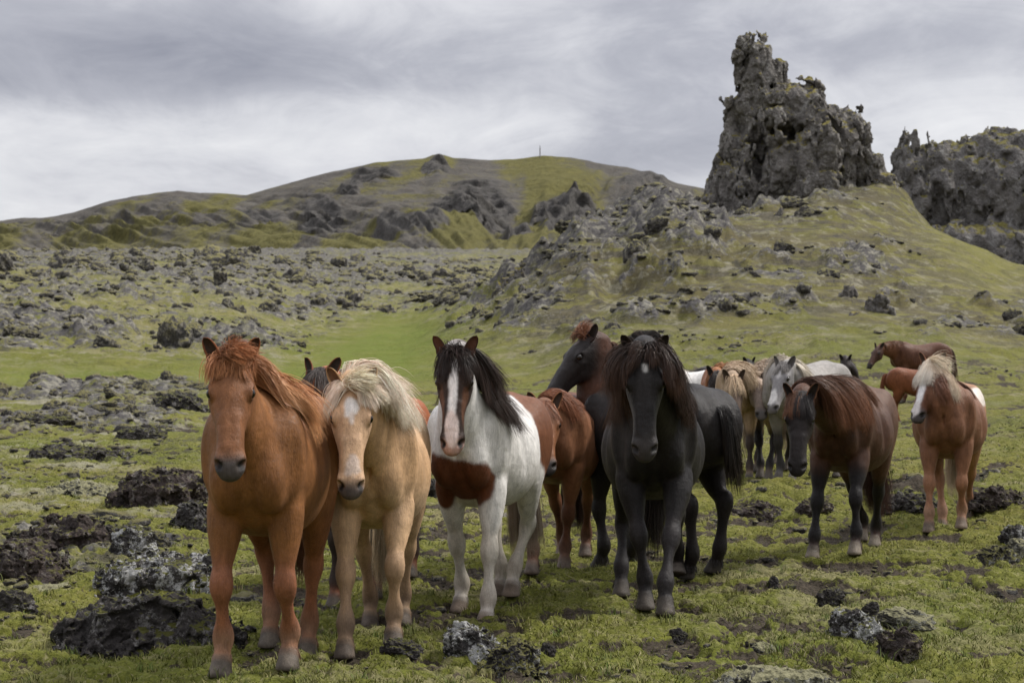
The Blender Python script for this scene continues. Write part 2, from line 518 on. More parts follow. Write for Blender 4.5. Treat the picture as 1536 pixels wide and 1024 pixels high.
def ear_mesh(hz, sy, tilt):
    """a cupped leaf: closed double wall, open toward the front"""
    X, Y, Z = hz.H; S = hz.hs
    base = hz.poll + (X * 0.030 + Y * sy * 0.068 + Z * 0.026) * S
    fwd_t, out_t = tilt
    up = nrm(-X * (0.86) + Z * (0.50 + fwd_t) + Y * sy * (0.52 + out_t))
    front = nrm(Z * 0.75 + X * 0.45 + Y * sy * 0.45); front = nrm(front - up * (front @ up))
    side = np.cross(up, front)
    L = 0.145 * S
    nu, nv = 14, 16
    V, C = [], []
    for wall in (0, 1):
        for i in range(nu):
            u = i / (nu - 1)
            wdt = (0.046 * (1 - u) ** 0.6 * (0.62 + 1.45 * u) + 0.0015) * S
            if u < 0.12: wdt *= 0.85 + u * 1.2
            opening = math.radians(60 + 60 * min(1, u * 2.2))
            for j in range(nv):
                a = opening + (2 * math.pi - 2 * opening) * j / (nv - 1) if u > 0.0 else opening + (2 * math.pi - 2 * opening) * j / (nv - 1)
                r = wdt * (1 - 0.16 * wall) - 0.0015 * wall
                p = base + up * (L * (u - 0.08)) + front * (math.cos(a) * r * 0.95 + 0.010 * S * math.sin(u * 3)) + side * math.sin(a) * r
                V.append(p); C.append((wall, u, abs(j / (nv - 1) - .5) * 2))
    F = []
    o = nu * nv
    for i in range(nu - 1):
        for j in range(nv - 1):
            a, b, c, d = i * nv + j, i * nv + j + 1, (i + 1) * nv + j + 1, (i + 1) * nv + j
            F.append((a, b, c, d)); F.append((o + d, o + c, o + b, o + a))
        for j, fl in ((0, 1), (nv - 1, 0)):
            a, b = i * nv + j, (i + 1) * nv + j
            F.append((a, b, o + b, o + a) if fl else (o + a, o + b, b, a))
    for j in range(nv - 1):
        a = (nu - 1) * nv + j
        F.append((a, a + 1, o + a + 1, o + a))
    return np.array(V), np.array(F), np.array(C)

def eye_mesh(r):
    n, m = 10, 14
    V, F = [], []
    for i in range(n + 1):
        a = math.pi * i / n
        for j in range(m):
            b = 2 * math.pi * j / m
            V.append((r * math.sin(a) * math.cos(b), r * math.sin(a) * math.sin(b), r * math.cos(a)))
    for i in range(n):
        for j in range(m):
            F.append((i * m + j, i * m + (j + 1) % m, (i + 1) * m + (j + 1) % m, (i + 1) * m + j))
    return np.array(V), np.array(F)

# ------------------------------------------------------------------ hair
def grow(hz, roots, d0, length, rng, steps=9, grav=1.0, wind=(0, 0, 0), stiff=0.75, clump=40, curl=0.10, off=0.006, spread=0.012, collide=True):
    """strands walk from roots, fall, and slide over the body's own surface"""
    N = len(roots)
    P = roots.astype(np.float32).copy(); D = d0.astype(np.float32).copy()
    D /= np.linalg.norm(D, axis=1, keepdims=True) + 1e-9
    L = np.broadcast_to(length, (N,)).astype(np.float32)
    # clump: nearest of random seeds among the roots
    nc = max(2, min(clump, N))
    seeds = rng.choice(N, nc, replace=False)
    d2 = ((roots[:, None, :] - roots[None, seeds, :]) ** 2).sum(2)
    cid = d2.argmin(1)
    cn = rng.normal(size=(nc, 3)).astype(np.float32); cn2 = rng.normal(size=(nc, 3)).astype(np.float32)
    L = L * (0.82 + 0.3 * rng.random(nc).astype(np.float32)[cid])
    out = [P.copy()]
    own = rng.normal(size=(N, 3)).astype(np.float32)
    W = np.asarray(wind, np.float32); G = np.array([0, 0, -1.0], np.float32)
    off_i = off + spread * rng.random(N).astype(np.float32)
    for s in range(steps):
        t = (s + 1) / steps
        nz = cn[cid] * (1 - t) + cn2[cid] * t
        D = D * stiff + G * (1 - stiff) * grav * 1.25 + W * (1 - stiff) * (0.4 + t) + nz * curl * 0.5 + own * curl * 0.22
        D /= np.linalg.norm(D, axis=1, keepdims=True) + 1e-9
        P = P + D * (L / steps)[:, None]
        if collide:
            dist, g = hz.grad(P)
            pen = np.maximum(off_i - dist, 0)
            P = P + g * pen[:, None]
            hit = pen > 0
            D = np.where(hit[:, None], D - g * np.minimum((D * g).sum(1, keepdims=True), 0), D)
        out.append(P.copy())
    A = np.stack(out, 1)                                   # N, steps+1, 3
    cen = np.zeros((nc, steps + 1, 3), np.float32); cnt = np.bincount(cid, minlength=nc)[:, None, None]
    np.add.at(cen, cid, A); cen /= np.maximum(cnt, 1)
    t = np.linspace(0, 1, steps + 1)[None, :, None]
    A = A + (cen[cid] - A) * (0.55 * t ** 1.1) * (0.6 + 0.4 * rng.random((N, 1, 1)))
    return A.astype(np.float32), cid

def join_geo(name, parts):
    V, F, C, o = [], [], [], 0
    for v, f, c in parts:
        V.append(v); F.append(f + o); C.append(c); o += len(v)
    return new_mesh(name, np.concatenate(V), np.concatenate(F), True, {'col': np.clip(np.concatenate(C), 0.002, 0.9)})

def strands_geo(A, cid, rng, width, col_root, col_tip, vary=0.25):
    """A (N,S,3) -> three sided tapering tubes"""
    N, S, _ = A.shape
    T = np.gradient(A, axis=1); T /= np.linalg.norm(T, axis=2, keepdims=True) + 1e-9
    ref = rng.normal(size=(N, 1, 3)).astype(np.float32)
    U = np.cross(T, ref); U /= np.linalg.norm(U, axis=2, keepdims=True) + 1e-9
    B = np.cross(T, U)
    t = np.linspace(0, 1, S)
    w = (width * (0.8 + 0.5 * rng.random((N, 1)))) * (np.clip(1.12 - t ** 2.2, 0.06, 1))[None]
    V = np.empty((N, S, 3, 3), np.float32)
    for k in range(3):
        a = 2 * math.pi * k / 3
        V[:, :, k] = A + (U * math.cos(a) + B * math.sin(a)) * (w * 0.5)[..., None]
    base = np.arange(N * S * 3).reshape(N, S, 3)
    F = []
    for k in range(3):
        k2 = (k + 1) % 3
        F.append(np.stack([base[:, :-1, k], base[:, :-1, k2], base[:, 1:, k2], base[:, 1:, k]], -1).reshape(-1, 4))
    F = np.concatenate(F)
    nc = cid.max() + 1
    cv = rng.normal(size=(nc,)) * vary * 0.8
    sv = rng.normal(size=(N,)) * vary * 0.6
    f = np.exp(cv[cid] + sv)[:, None, None]
    tt = np.clip(t[None, :, None] + rng.normal(size=(N, 1, 1)) * 0.18, 0, 1)
    c = (np.asarray(col_root)[None, None] * (1 - tt) + np.asarray(col_tip)[None, None] * tt) * f
    c = np.repeat(c[:, :, None, :], 3, 2).reshape(-1, 3)
    return V.reshape(-1, 3), F, c

def smooth_cols(C, F, it=1):
    """average over the faces round each vertex (vertex colours or positions)"""
    n = len(C); fl = F.ravel(); cnt = np.maximum(np.bincount(fl, minlength=n), 1)
    for _ in range(it):
        m = C[F].mean(1)
        C = np.stack([np.bincount(fl, np.repeat(m[:, k], F.shape[1]), minlength=n) / cnt for k in range(C.shape[1])], 1)
    return C

def build_materials_horse():
    m, t, b = material('horse_coat')
    a = t.attr('col'); tc = t.n('ShaderNodeTexCoord')
    mp = t.mapping(tc.outputs['Object'], (150, 150, 26), (0, 0.35, 0))
    hair = t.noise(mp, 1.0, 3, 0.6)
    mp2 = t.mapping(tc.outputs['Object'], (420, 420, 60), (0, 0.35, 0))
    fine = t.noise(mp2, 1.0, 2, 0.6)
    big = t.noise(tc.outputs['Object'], 7.0, 4, 0.6)
    mp3 = t.mapping(tc.outputs['Object'], (34, 34, 9), (0, 0.35, 0)); med = t.noise(mp3, 1.0, 4, 0.62, .4)
    f = t.math('ADD', t.math('MULTIPLY', hair, 0.62), t.math('MULTIPLY', fine, 0.45))
    f = t.math('ADD', f, t.math('MULTIPLY', med, 1.0))
    f = t.math('ADD', f, t.math('MULTIPLY', big, 0.45))
    f = t.math('SUBTRACT', f, 0.26)
    cc = t.n('ShaderNodeVectorMath', operation='SCALE'); t.l(a.outputs['Color'], cc.inputs[0]); t.l(f, cc.inputs['Scale'])
    t.l(cc.outputs[0], b.inputs['Base Color'])
    ga = t.attr('gloss')
    r = t.math('SUBTRACT', 0.56, t.math('MULTIPLY', ga.outputs['Fac'], 0.22))
    t.l(r, b.inputs['Roughness'])
    b.inputs['Specular IOR Level'].default_value = 0.14
    b.inputs['Sheen Weight'].default_value = 0.015; b.inputs['Sheen Roughness'].default_value = 0.5
    h = t.math('ADD', t.math('MULTIPLY', hair, 1.0), t.math('MULTIPLY', fine, 0.7))
    lump = t.noise(tc.outputs['Object'], 16.0, 2, 0.5)
    n1 = t.bump(lump, 0.26, 0.03)
    t.l(t.bump(h, 0.45, 0.007, n1), b.inputs['Normal'])
    hm, t, b = material('horse_hair')
    a = t.attr('col'); t.l(a.outputs['Color'], b.inputs['Base Color'])
    b.inputs['Roughness'].default_value = 0.5; b.inputs['Specular IOR Level'].default_value = 0.35
    em, t, b = material('horse_eye')
    b.inputs['Base Color'].default_value = (0.010, 0.006, 0.004, 1); b.inputs['Roughness'].default_value = 0.06
    return m, hm, em

_HM = {}
def make_horse(spec, root_xy_z, theta, scale, label, res, group='ponies of the herd'):
    """spec: dict with poll/nose/hooves in world, coat function, hair settings"""
    if not _HM:
        _HM['m'] = build_materials_horse()
    coat_m, hair_m, eye_m = _HM['m']
    rng = np.random.default_rng(spec.get('seed', 1))
    root = np.asarray(root_xy_z, float)
    c, s = math.cos(theta), math.sin(theta)
    R = np.array([[c, s, 0], [-s, c, 0], [0, 0, 1.0]])
    to_l = lambda p: (R @ (np.asarray(p, float) - root)) / scale
    hz = Horse(to_l(spec['poll']), to_l(spec['nose']), [to_l(h) for h in spec['hooves']], spec.get('roll', 0), spec.get('fat', 1.0),
               spec.get('head', 1.0), spec.get('lift', (0, 0, 0, 0)), spec.get('neck_w', 1.0))
    V, F = mesh_field(hz.field, hz.lo, hz.hi, res / scale)
    for lam in (0.6, -0.45) * 5:                # Taubin smoothing: loses the sampling grid, keeps the form
        V = V + lam * (smooth_cols(V, F, 1) - V)
    d, best = hz.field(V.astype(np.float32), True)
    names = ['trunk', 'neck', 'head', 'fore', 'hind', 'hoof', 'lid']
    Dm = np.stack([best[n][0] if n in best else np.ones(len(V)) for n in names], 1)
    W = np.exp(-np.clip(Dm - Dm.min(1, keepdims=True), 0, 1) / 0.018); W /= W.sum(1, keepdims=True)
    info = dict(V=V, W={n: W[:, i] for i, n in enumerate(names)}, tn=best['neck'][1], tf=best['fore'][1], th=best['hind'][1],
                hl=((V - hz.poll) @ hz.H.T) / hz.hs, rng=rng, hz=hz)
    C, gloss = spec['coat'](info)
    C = smooth_cols(C, F, 1)
    Vs, Fs, Cs, Gs = [V], [F], [C], [gloss]
    n0 = len(V)
    ec_out, ec_in = spec['ear_cols']
    for k, sy in enumerate((1, -1)):
        ev, ef, ecd = ear_mesh(hz, sy, spec.get('ears', ((0, 0), (0, 0)))[k])
        edge = sstep(0.72, 1.0, ecd[:, 2])[:, None]
        col = np.where(ecd[:, :1] > 0, np.asarray(ec_in) * (1 - edge) + np.asarray(ec_out) * edge, np.asarray(ec_out))
        Vs.append(ev); Fs.append(ef + n0); Cs.append(col); Gs.append(np.zeros(len(ev))); n0 += len(ev)
    rootob = link('horse', None, None, None, label, 'horse', group, loc=root)
    rootob.rotation_euler = (0, 0, theta); rootob.scale = (scale,) * 3
    me = new_mesh('body', np.concatenate(Vs), np.concatenate(Fs), True, {'col': np.clip(np.concatenate(Cs), 0.003, 0.9), 'gloss': np.concatenate(Gs)})
    body = link('body', me, coat_m, rootob)
    q = spec.get('hair_n', 1.45); hw = spec.get('hair_w', 0.0027) / scale
    nf = spec.get('fur', 0)
    if nf:
        tri = F[rng.integers(0, len(F), nf)]
        w4 = rng.dirichlet(np.ones(4), nf)
        P = (V[tri] * w4[..., None]).sum(1); cc = (C[tri] * w4[..., None]).sum(1)
        nn = np.cross(V[tri[:, 2]] - V[tri[:, 0]], V[tri[:, 3]] - V[tri[:, 1]]); nn /= np.linalg.norm(nn, axis=1, keepdims=True) + 1e-9
        hwt = sstep(.04, -.01, np.linalg.norm((P - hz.hp(.25, 0, 0)) / .34, axis=1) - 1)[:, None]
        flow = np.array([-.55, 0, -.8]) * (1 - hwt) + hz.H[0] * hwt + rng.normal(size=(nf, 3)) * .16
        flow -= nn * (flow * nn).sum(1, keepdims=True); flow /= np.linalg.norm(flow, axis=1, keepdims=True) + 1e-9
        sd = np.cross(nn, flow)
        ln = (.011 + .010 * rng.random((nf, 1))) * (1 - .45 * hwt) / scale; wd = .0013 / scale
        lift_ = .04 + .16 * rng.random((nf, 1))
        ok = (hz.H[0] @ (P - hz.poll).T < .50 * hz.hs) | (np.linalg.norm(P - hz.hp(.55, 0, 0), axis=1) > .16)
        ok &= P[:, 2] > .08
        fv = np.stack([P + sd * wd - nn * .001, P - sd * wd - nn * .001, P + flow * ln + nn * ln * lift_], 1)[ok].reshape(-1, 3)
        ff = np.arange(len(fv)).reshape(-1, 3)
        fc = cc[ok] * np.exp(rng.normal(size=(ok.sum(), 1)) * .17)
        link('fur', new_mesh('fur', fv, ff, False, {'col': np.clip(np.repeat(fc, 3, 0), .003, .9)}), hair_m, rootob)
    if spec.get('eyes', True):
        v, f = eye_mesh(0.0265 * hz.hs)
        eme = new_mesh('eye', v, f, True); eme.materials.append(eye_m)
        for sy in (1, -1):
            e = link('eye', eme, None, body, loc=hz.hp(.199, sy * .0885, .017))
    if nf:
        for (Co, T, toe) in hz.hoof_pts:
            m_ = 150
            a_ = rng.random(m_) * 6.283
            up_ = np.array([-.30, 0, 1.0]) if toe is None else -toe
            rt = Co + np.stack([np.cos(a_) * .046, np.sin(a_) * .043, 0 * a_], 1) + up_ * (.004 + .030 * rng.random((m_, 1)))
            near = np.linalg.norm(V - (Co + up_ * .03), axis=1) < .07
            cc_ = C[near].mean(0) if near.any() else C.mean(0)
            dn = np.stack([np.cos(a_) * .38 - .1, np.sin(a_) * .38, -np.ones(m_)], 1)
            A, cid = grow(hz, rt, dn, .050 * (.6 + .6 * rng.random(m_)), rng, 4, 1.0, (0, 0, 0), .8, 14, .15, spread=.004, collide=False)
            link('fetlock_hair', join_geo('fetlock_hair', [strands_geo(A, cid, rng, hw, cc_ * .85, cc_ * 1.15, .2)]), hair_m, rootob)
    wind_w = np.asarray(spec.get('wind', (0, 0, 0)), float); wind = R @ wind_w
    X, Y, Z = hz.H; S = hz.hs
    # ---- mane along the crest
    if spec.get('mane'):
        acc = []
        for mn in spec['mane']:
            n = int(mn['n'] * q)
            rows = catmull(np.concatenate([hz.neck_rows, hz.neck_sides], 1), 60)
            t = mn.get('t0', 0.22) + (mn.get('t1', 1.0) - mn.get('t0', 0.22)) * rng.random(n) ** 0.9
            fi = t * 59; i = np.clip(fi.astype(int), 0, 58); fr = (fi - i)[:, None]
            r = rows[i] * (1 - fr) + rows[i + 1] * fr
            tan = rows[i + 1, :3] - rows[i, :3]; tan /= np.linalg.norm(tan, axis=1, keepdims=True)
            sd = r[:, 5:8]; sd = sd - tan * (sd * tan).sum(1, keepdims=True); sd /= np.linalg.norm(sd, axis=1, keepdims=True)
            up = np.cross(tan, sd); up *= np.sign((up * np.array([-0.25, 0, 1.0])).sum(1, keepdims=True))
            jit = rng.normal(size=(n, 1)) * 0.022
            pos = r[:, :3] + up * (r[:, 4:5] - 0.012) + sd * jit
            sg = mn['side']
            sgn = (np.sign(jit) if sg == 0 else np.full((n, 1), float(sg)))
            d0 = up * mn.get('up', 0.7) + sd * sgn * mn.get('out', 0.9) - tan * mn.get('back', 0.2) + rng.normal(size=(n, 3)) * 0.12
            Lg = mn['len'] * (0.75 + 0.25 * np.sin(np.clip(t, 0, 1) * 3.0)) * (0.75 + 0.35 * rng.random(n))
            A, cid = grow(hz, pos, d0, Lg / scale, rng, mn.get('steps', 9), mn.get('grav', 1.0), wind * mn.get('wind', 1.0), mn.get('stiff', 0.72), mn.get('clump', 70), mn.get('curl', 0.12), spread=mn.get('spread', 0.02))
            acc.append(strands_geo(A, cid, rng, hw, mn['c0'], mn['c1'], mn.get('vary', 0.25)))
        link('mane', join_geo('mane', acc), hair_m, rootob)
    # ---- forelock
    acc = []
    for fk in spec.get('forelock', ()):
        n = int(fk['n'] * q)
        a = rng.random(n); yy = fk.get('y', 0) + rng.normal(size=n) * fk.get('wy', 0.026); xx = -0.03 + 0.075 * a
        pos = np.stack([hz.hp(x, y, 0.043 + 0.012 * (x + .03) / .075 - 3.0 * y * y) for x, y in zip(xx, yy)])
        sgn = np.sign(yy + rng.normal(size=n) * 0.004)[:, None] if fk['side'] == 0 else np.full((n, 1), float(fk['side']))
        d0 = Z * fk.get('up', 0.6) + X * fk.get('fwd', 0.6) + Y * sgn * fk.get('out', 0.25) + rng.normal(size=(n, 3)) * fk.get('mess', 0.15)
        A, cid = grow(hz, pos, d0, fk['len'] * (0.7 + 0.4 * rng.random(n)) / scale, rng, 9, fk.get('grav', 1.0), wind * fk.get('wind', 0.25), fk.get('stiff', 0.72), fk.get('clump', 30), fk.get('curl', 0.12), spread=0.014)
        acc.append(strands_geo(A, cid, rng, hw, fk['c0'], fk['c1'], fk.get('vary', 0.25)))
    if acc: link('forelock', join_geo('forelock', acc), hair_m, rootob)
    # ---- tail
    tl = spec.get('tail')
    if tl:
        n = int(tl['n'] * q)
        a = rng.random(n)
        dock = np.array([[-0.765, 0, 1.20], [-0.83, 0, 1.17], [-0.865, 0, 1.06], [-0.87, 0, 0.92]])
        dk = catmull(dock, 30); ii = (a * 29).astype(int)
        sway = np.asarray(tl.get('sway', (0, 0)), float)
        dk[:, 0] += .025
        ang = rng.random(n) * 6.283
        pos = dk[ii] + np.stack([np.cos(ang) * .028, np.sin(ang) * .035, rng.normal(size=n) * .01], 1)
        d0 = np.stack([-0.5 * (1 - a) - 0.08, np.sin(ang) * 0.22, -0.55 - 0 * a], 1)
        A, cid = grow(hz, pos, d0, (tl['len'] - 0.22 * a) * (0.75 + 0.3 * rng.random(n)) / scale, rng, 10, 1.6, wind * tl.get('wind', 0.0) + np.array([sway[1], sway[0], 0.0]), 0.74, tl.get('clump', 45), 0.09, spread=0.02)
        link('tail', join_geo('tail', [strands_geo(A, cid, rng, hw * 1.15, tl['c0'], tl['c1'], 0.22)]), hair_m, rootob)
    return rootob, hz

# ------------------------------------------------------------------ coats
def mixc(C, col, w):
    return C * (1 - w[:, None]) + np.asarray(col)[None] * w[:, None]

def make_coat(body, muzzle=(.05, .045, .04), face=None, neck=None, lower=None, lower_t=(.38, .55), hoof=(.10, .08, .06), belly=None, back=None,
              marks=(), patches=(), muzzle_x=(.47, .565), gloss=0.3, vary=0.18, hind=None, pasterns=None, rim=None, nostril=(.012, .01, .009)):
    def f(I):
        V, W, hl = I['V'], I['W'], I['hl']
        n = len(V)
        V32 = V.astype(np.float32)
        C = np.tile(np.asarray(body, float), (n, 1))
        n1 = fbm(V32 * 5, 3, 5); n2 = fbm(V32 * 14, 3, 9)
        if belly is not None: C = mixc(C, belly, sstep(0.98, 0.74, V[:, 2] + 0.05 * n1) * (W['trunk'] + .5 * W['fore'] + .5 * W['hind']).clip(0, 1))
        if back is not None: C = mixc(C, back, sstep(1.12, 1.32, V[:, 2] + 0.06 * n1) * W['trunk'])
        if neck is not None: C = mixc(C, neck, W['neck'])
        if hind is not None: C = mixc(C, hind, sstep(-.25, -.5, V[:, 0] + .06 * n1) * (W['trunk'] + W['hind']).clip(0, 1))
        hw = (W['head'] + W['lid']).clip(0, 1)
        if face is not None: C = mixc(C, face, hw * sstep(-.02, .08, hl[:, 0]))
        if lower is not None:
            wl = sstep(lower_t[0], lower_t[1], I['tf'] + .03 * n2) * W['fore'] + sstep(lower_t[0] + .08, lower_t[1] + .08, I['th'] + .03 * n2) * W['hind']
            C = mixc(C, lower, wl.clip(0, 1))
        if pasterns is not None:
            wl = sstep(.78, .92, I['tf'] + .03 * n2) * W['fore'] + sstep(.78, .92, I['th'] + .03 * n2) * W['hind']
            C = mixc(C, pasterns, .8 * wl.clip(0, 1))
        n3 = fbm(V32 * np.array([26, 26, 7], np.float32), 3, 15)
        C = C * np.exp(1.25 * vary * (n1 + .6 * n2) + .16 * n3)[:, None]
        for p in patches:
            col, w = p(V, I, n1, n2)
            C = mixc(C, col, w)
        C = mixc(C, muzzle, hw * sstep(muzzle_x[0], muzzle_x[1], hl[:, 0] + .015 * n2))
        for (col, mx, my, rx, ry, amp) in marks:
            q = np.sqrt(((hl[:, 0] - mx) / rx) ** 2 + ((hl[:, 1] - my) / ry) ** 2) + amp * n2 + .12 * amp * fbm(V32 * 60, 2, 3)
            C = mixc(C, col, sstep(1.05, .82, q) * hw * sstep(-.03, 0.0, hl[:, 2]))
        # dark skin round the eyes, dark nostrils; shade of the mouth gap painted in
        q = np.sqrt(((hl[:, 0] - .198) / .036) ** 2 + ((np.abs(hl[:, 1]) - .098) / .035) ** 2 + ((hl[:, 2] - .016) / .026) ** 2)
        C = mixc(C, (.014, .011, .010), sstep(1.15, .75, q) * hw * 0.92)
        q = np.sqrt(((hl[:, 0] - .572) / .036) ** 2 + ((np.abs(hl[:, 1]) - .054) / .021) ** 2 + ((hl[:, 2] + .008) / .025) ** 2)
        C = mixc(C, nostril, sstep(1.1, .80, q) * hw)
        if rim is not None:
            q = np.abs(hl[:, 2] + .082) / .014
            C = mixc(C, rim, sstep(1.2, .4, q) * hw * sstep(.50, .56, hl[:, 0]))
        C = mixc(C, (.012, .010, .009), sstep(1.3, .5, np.abs(hl[:, 2] + .066) / .008) * hw * sstep(.53, .57, hl[:, 0]))
        hz = np.tile(np.asarray(hoof, float) * .62, (n, 1)) * (1 + .6 * n2 + .3 * n1)[:, None]
        w = sstep(.40, .60, W['hoof'])
        C = C * (1 - w[:, None]) + hz * w[:, None]
        return C, np.full(n, gloss) * (1 - .6 * W['hoof'])
    return f
# ------------------------------------------------------------------ terrain heights
_PXC = np.array([-350, 0, 150, 330, 480, 600, 768, 900, 1060, 1150, 1250, 1400, 1536, 1900], float)
_DR = np.array([0.5, 12, 17, 22, 30, 42, 60, 90, 130, 180, 250, 330, 400, 720], float)
_ZT = np.array([
    # -350    0   150   330   480   600   768   900  1060  1150  1250  1400  1536  1900
    [0.00, 0.00, 0.00, 0.00, 0.00, 0.00, 0.00, 0.00, 0.00, 0.00, 0.00, 0.00, 0.00, 0.00],
    [0.00, 0.00, 0.00, 0.00, 0.00, 0.00, 0.00, 0.00, 0.00, 0.00, 0.00, 0.00, 0.00, 0.00],
    [0.05, 0.04, 0.03, 0.02, 0.00, 0.00, 0.00, 0.00, 0.00, 0.00, 0.02, 0.03, 0.05, 0.10],
    [0.15, 0.10, 0.08, 0.06, 0.05, 0.05, 0.05, 0.10, 0.22, 0.26, 0.28, 0.30, 0.34, 0.50],
    [0.40, 0.25, 0.22, 0.20, 0.18, 0.18, 0.20, 0.24, 0.30, 0.36, 0.46, 0.52, 0.58, 0.90],
    [0.90, 0.62, 0.58, 0.55, 0.50, 0.50, 0.52, 0.56, 0.50, 0.52, 0.78, 0.92, 1.00, 1.50],
    [1.80, 1.35, 1.30, 1.28, 1.20, 1.22, 1.50, 2.00, 2.10, 2.30, 2.55, 2.40, 2.10, 2.60],
    [4.20, 3.60, 3.40, 3.10, 2.50, 2.60, 3.90, 5.30, 6.40, 6.70, 6.60, 5.60, 4.70, 4.60],
    [7.60, 7.00, 6.80, 6.00, 4.60, 4.60, 7.20, 9.60, 12.2, 13.3, 14.0, 11.5, 9.20, 7.00],
    [11.5, 11.2, 11.0, 10.2, 8.40, 8.20, 9.80, 10.5, 11.0, 11.0, 11.0, 9.50, 8.20, 7.00],
    [17.2, 17.1, 17.0, 16.4, 15.0, 14.6, 14.8, 14.5, 14.0, 13.5, 13.0, 12.0, 11.0, 10.0],
    [23.4, 23.4, 23.5, 23.0, 22.0, 21.4, 21.0, 20.5, 20.0, 19.0, 18.0, 16.0, 15.0, 14.0],
    [28.4, 28.5, 28.8, 29.0, 28.6, 28.4, 28.2, 27.5, 27.0, 26.0, 25.0, 22.0, 20.0, 18.0],
    [44.0, 44.0, 44.0, 45.0, 46.0, 46.0, 46.0, 45.0, 44.0, 42.0, 40.0, 38.0, 36.0, 36.0]])

def _interp2(px, d):
    """smooth cubic in log distance, monotone-ish linear with smoothing across"""
    ld = np.log(np.clip(d, _DR[0], _DR[-1])); LD = np.log(_DR)
    i = np.clip(np.searchsorted(LD, ld) - 1, 0, len(LD) - 2)
    t = (ld - LD[i]) / (LD[i + 1] - LD[i])
    p = np.clip(px, _PXC[0], _PXC[-1])
    j = np.clip(np.searchsorted(_PXC, p) - 1, 0, len(_PXC) - 2)
    u = (p - _PXC[j]) / (_PXC[j + 1] - _PXC[j]); u = u * u * (3 - 2 * u) * 0.6 + u * 0.4
    def row(k):
        k = np.clip(k, 0, len(LD) - 1)
        return _ZT[k, j] * (1 - u) + _ZT[k, j + 1] * u
    z0, z1, z2, z3 = row(i - 1), row(i), row(i + 1), row(i + 2)
    h = LD[i + 1] - LD[i]
    hm = LD[i] - LD[np.clip(i - 1, 0, 99)]; hm = np.where(hm == 0, h, hm)
    hp = LD[np.clip(i + 2, 0, len(LD) - 1)] - LD[i + 1]; hp = np.where(hp == 0, h, hp)
    m1 = 0.5 * ((z1 - z0) / hm + (z2 - z1) / h) * h; m2 = 0.5 * ((z2 - z1) / h + (z3 - z2) / hp) * h
    t2, t3 = t * t, t * t * t
    z = (2 * t3 - 3 * t2 + 1) * z1 + (t3 - 2 * t2 + t) * m1 + (-2 * t3 + 3 * t2) * z2 + (t3 - t2) * m2
    return z

def blob(px, d, cx, cd, rx, rd):
    """soft spot on the ground: centre column cx, distance cd, width in columns, relative depth"""
    return np.exp(-((px - cx) / rx) ** 2 - (np.log(np.maximum(d, .1) / cd) / rd) ** 2)

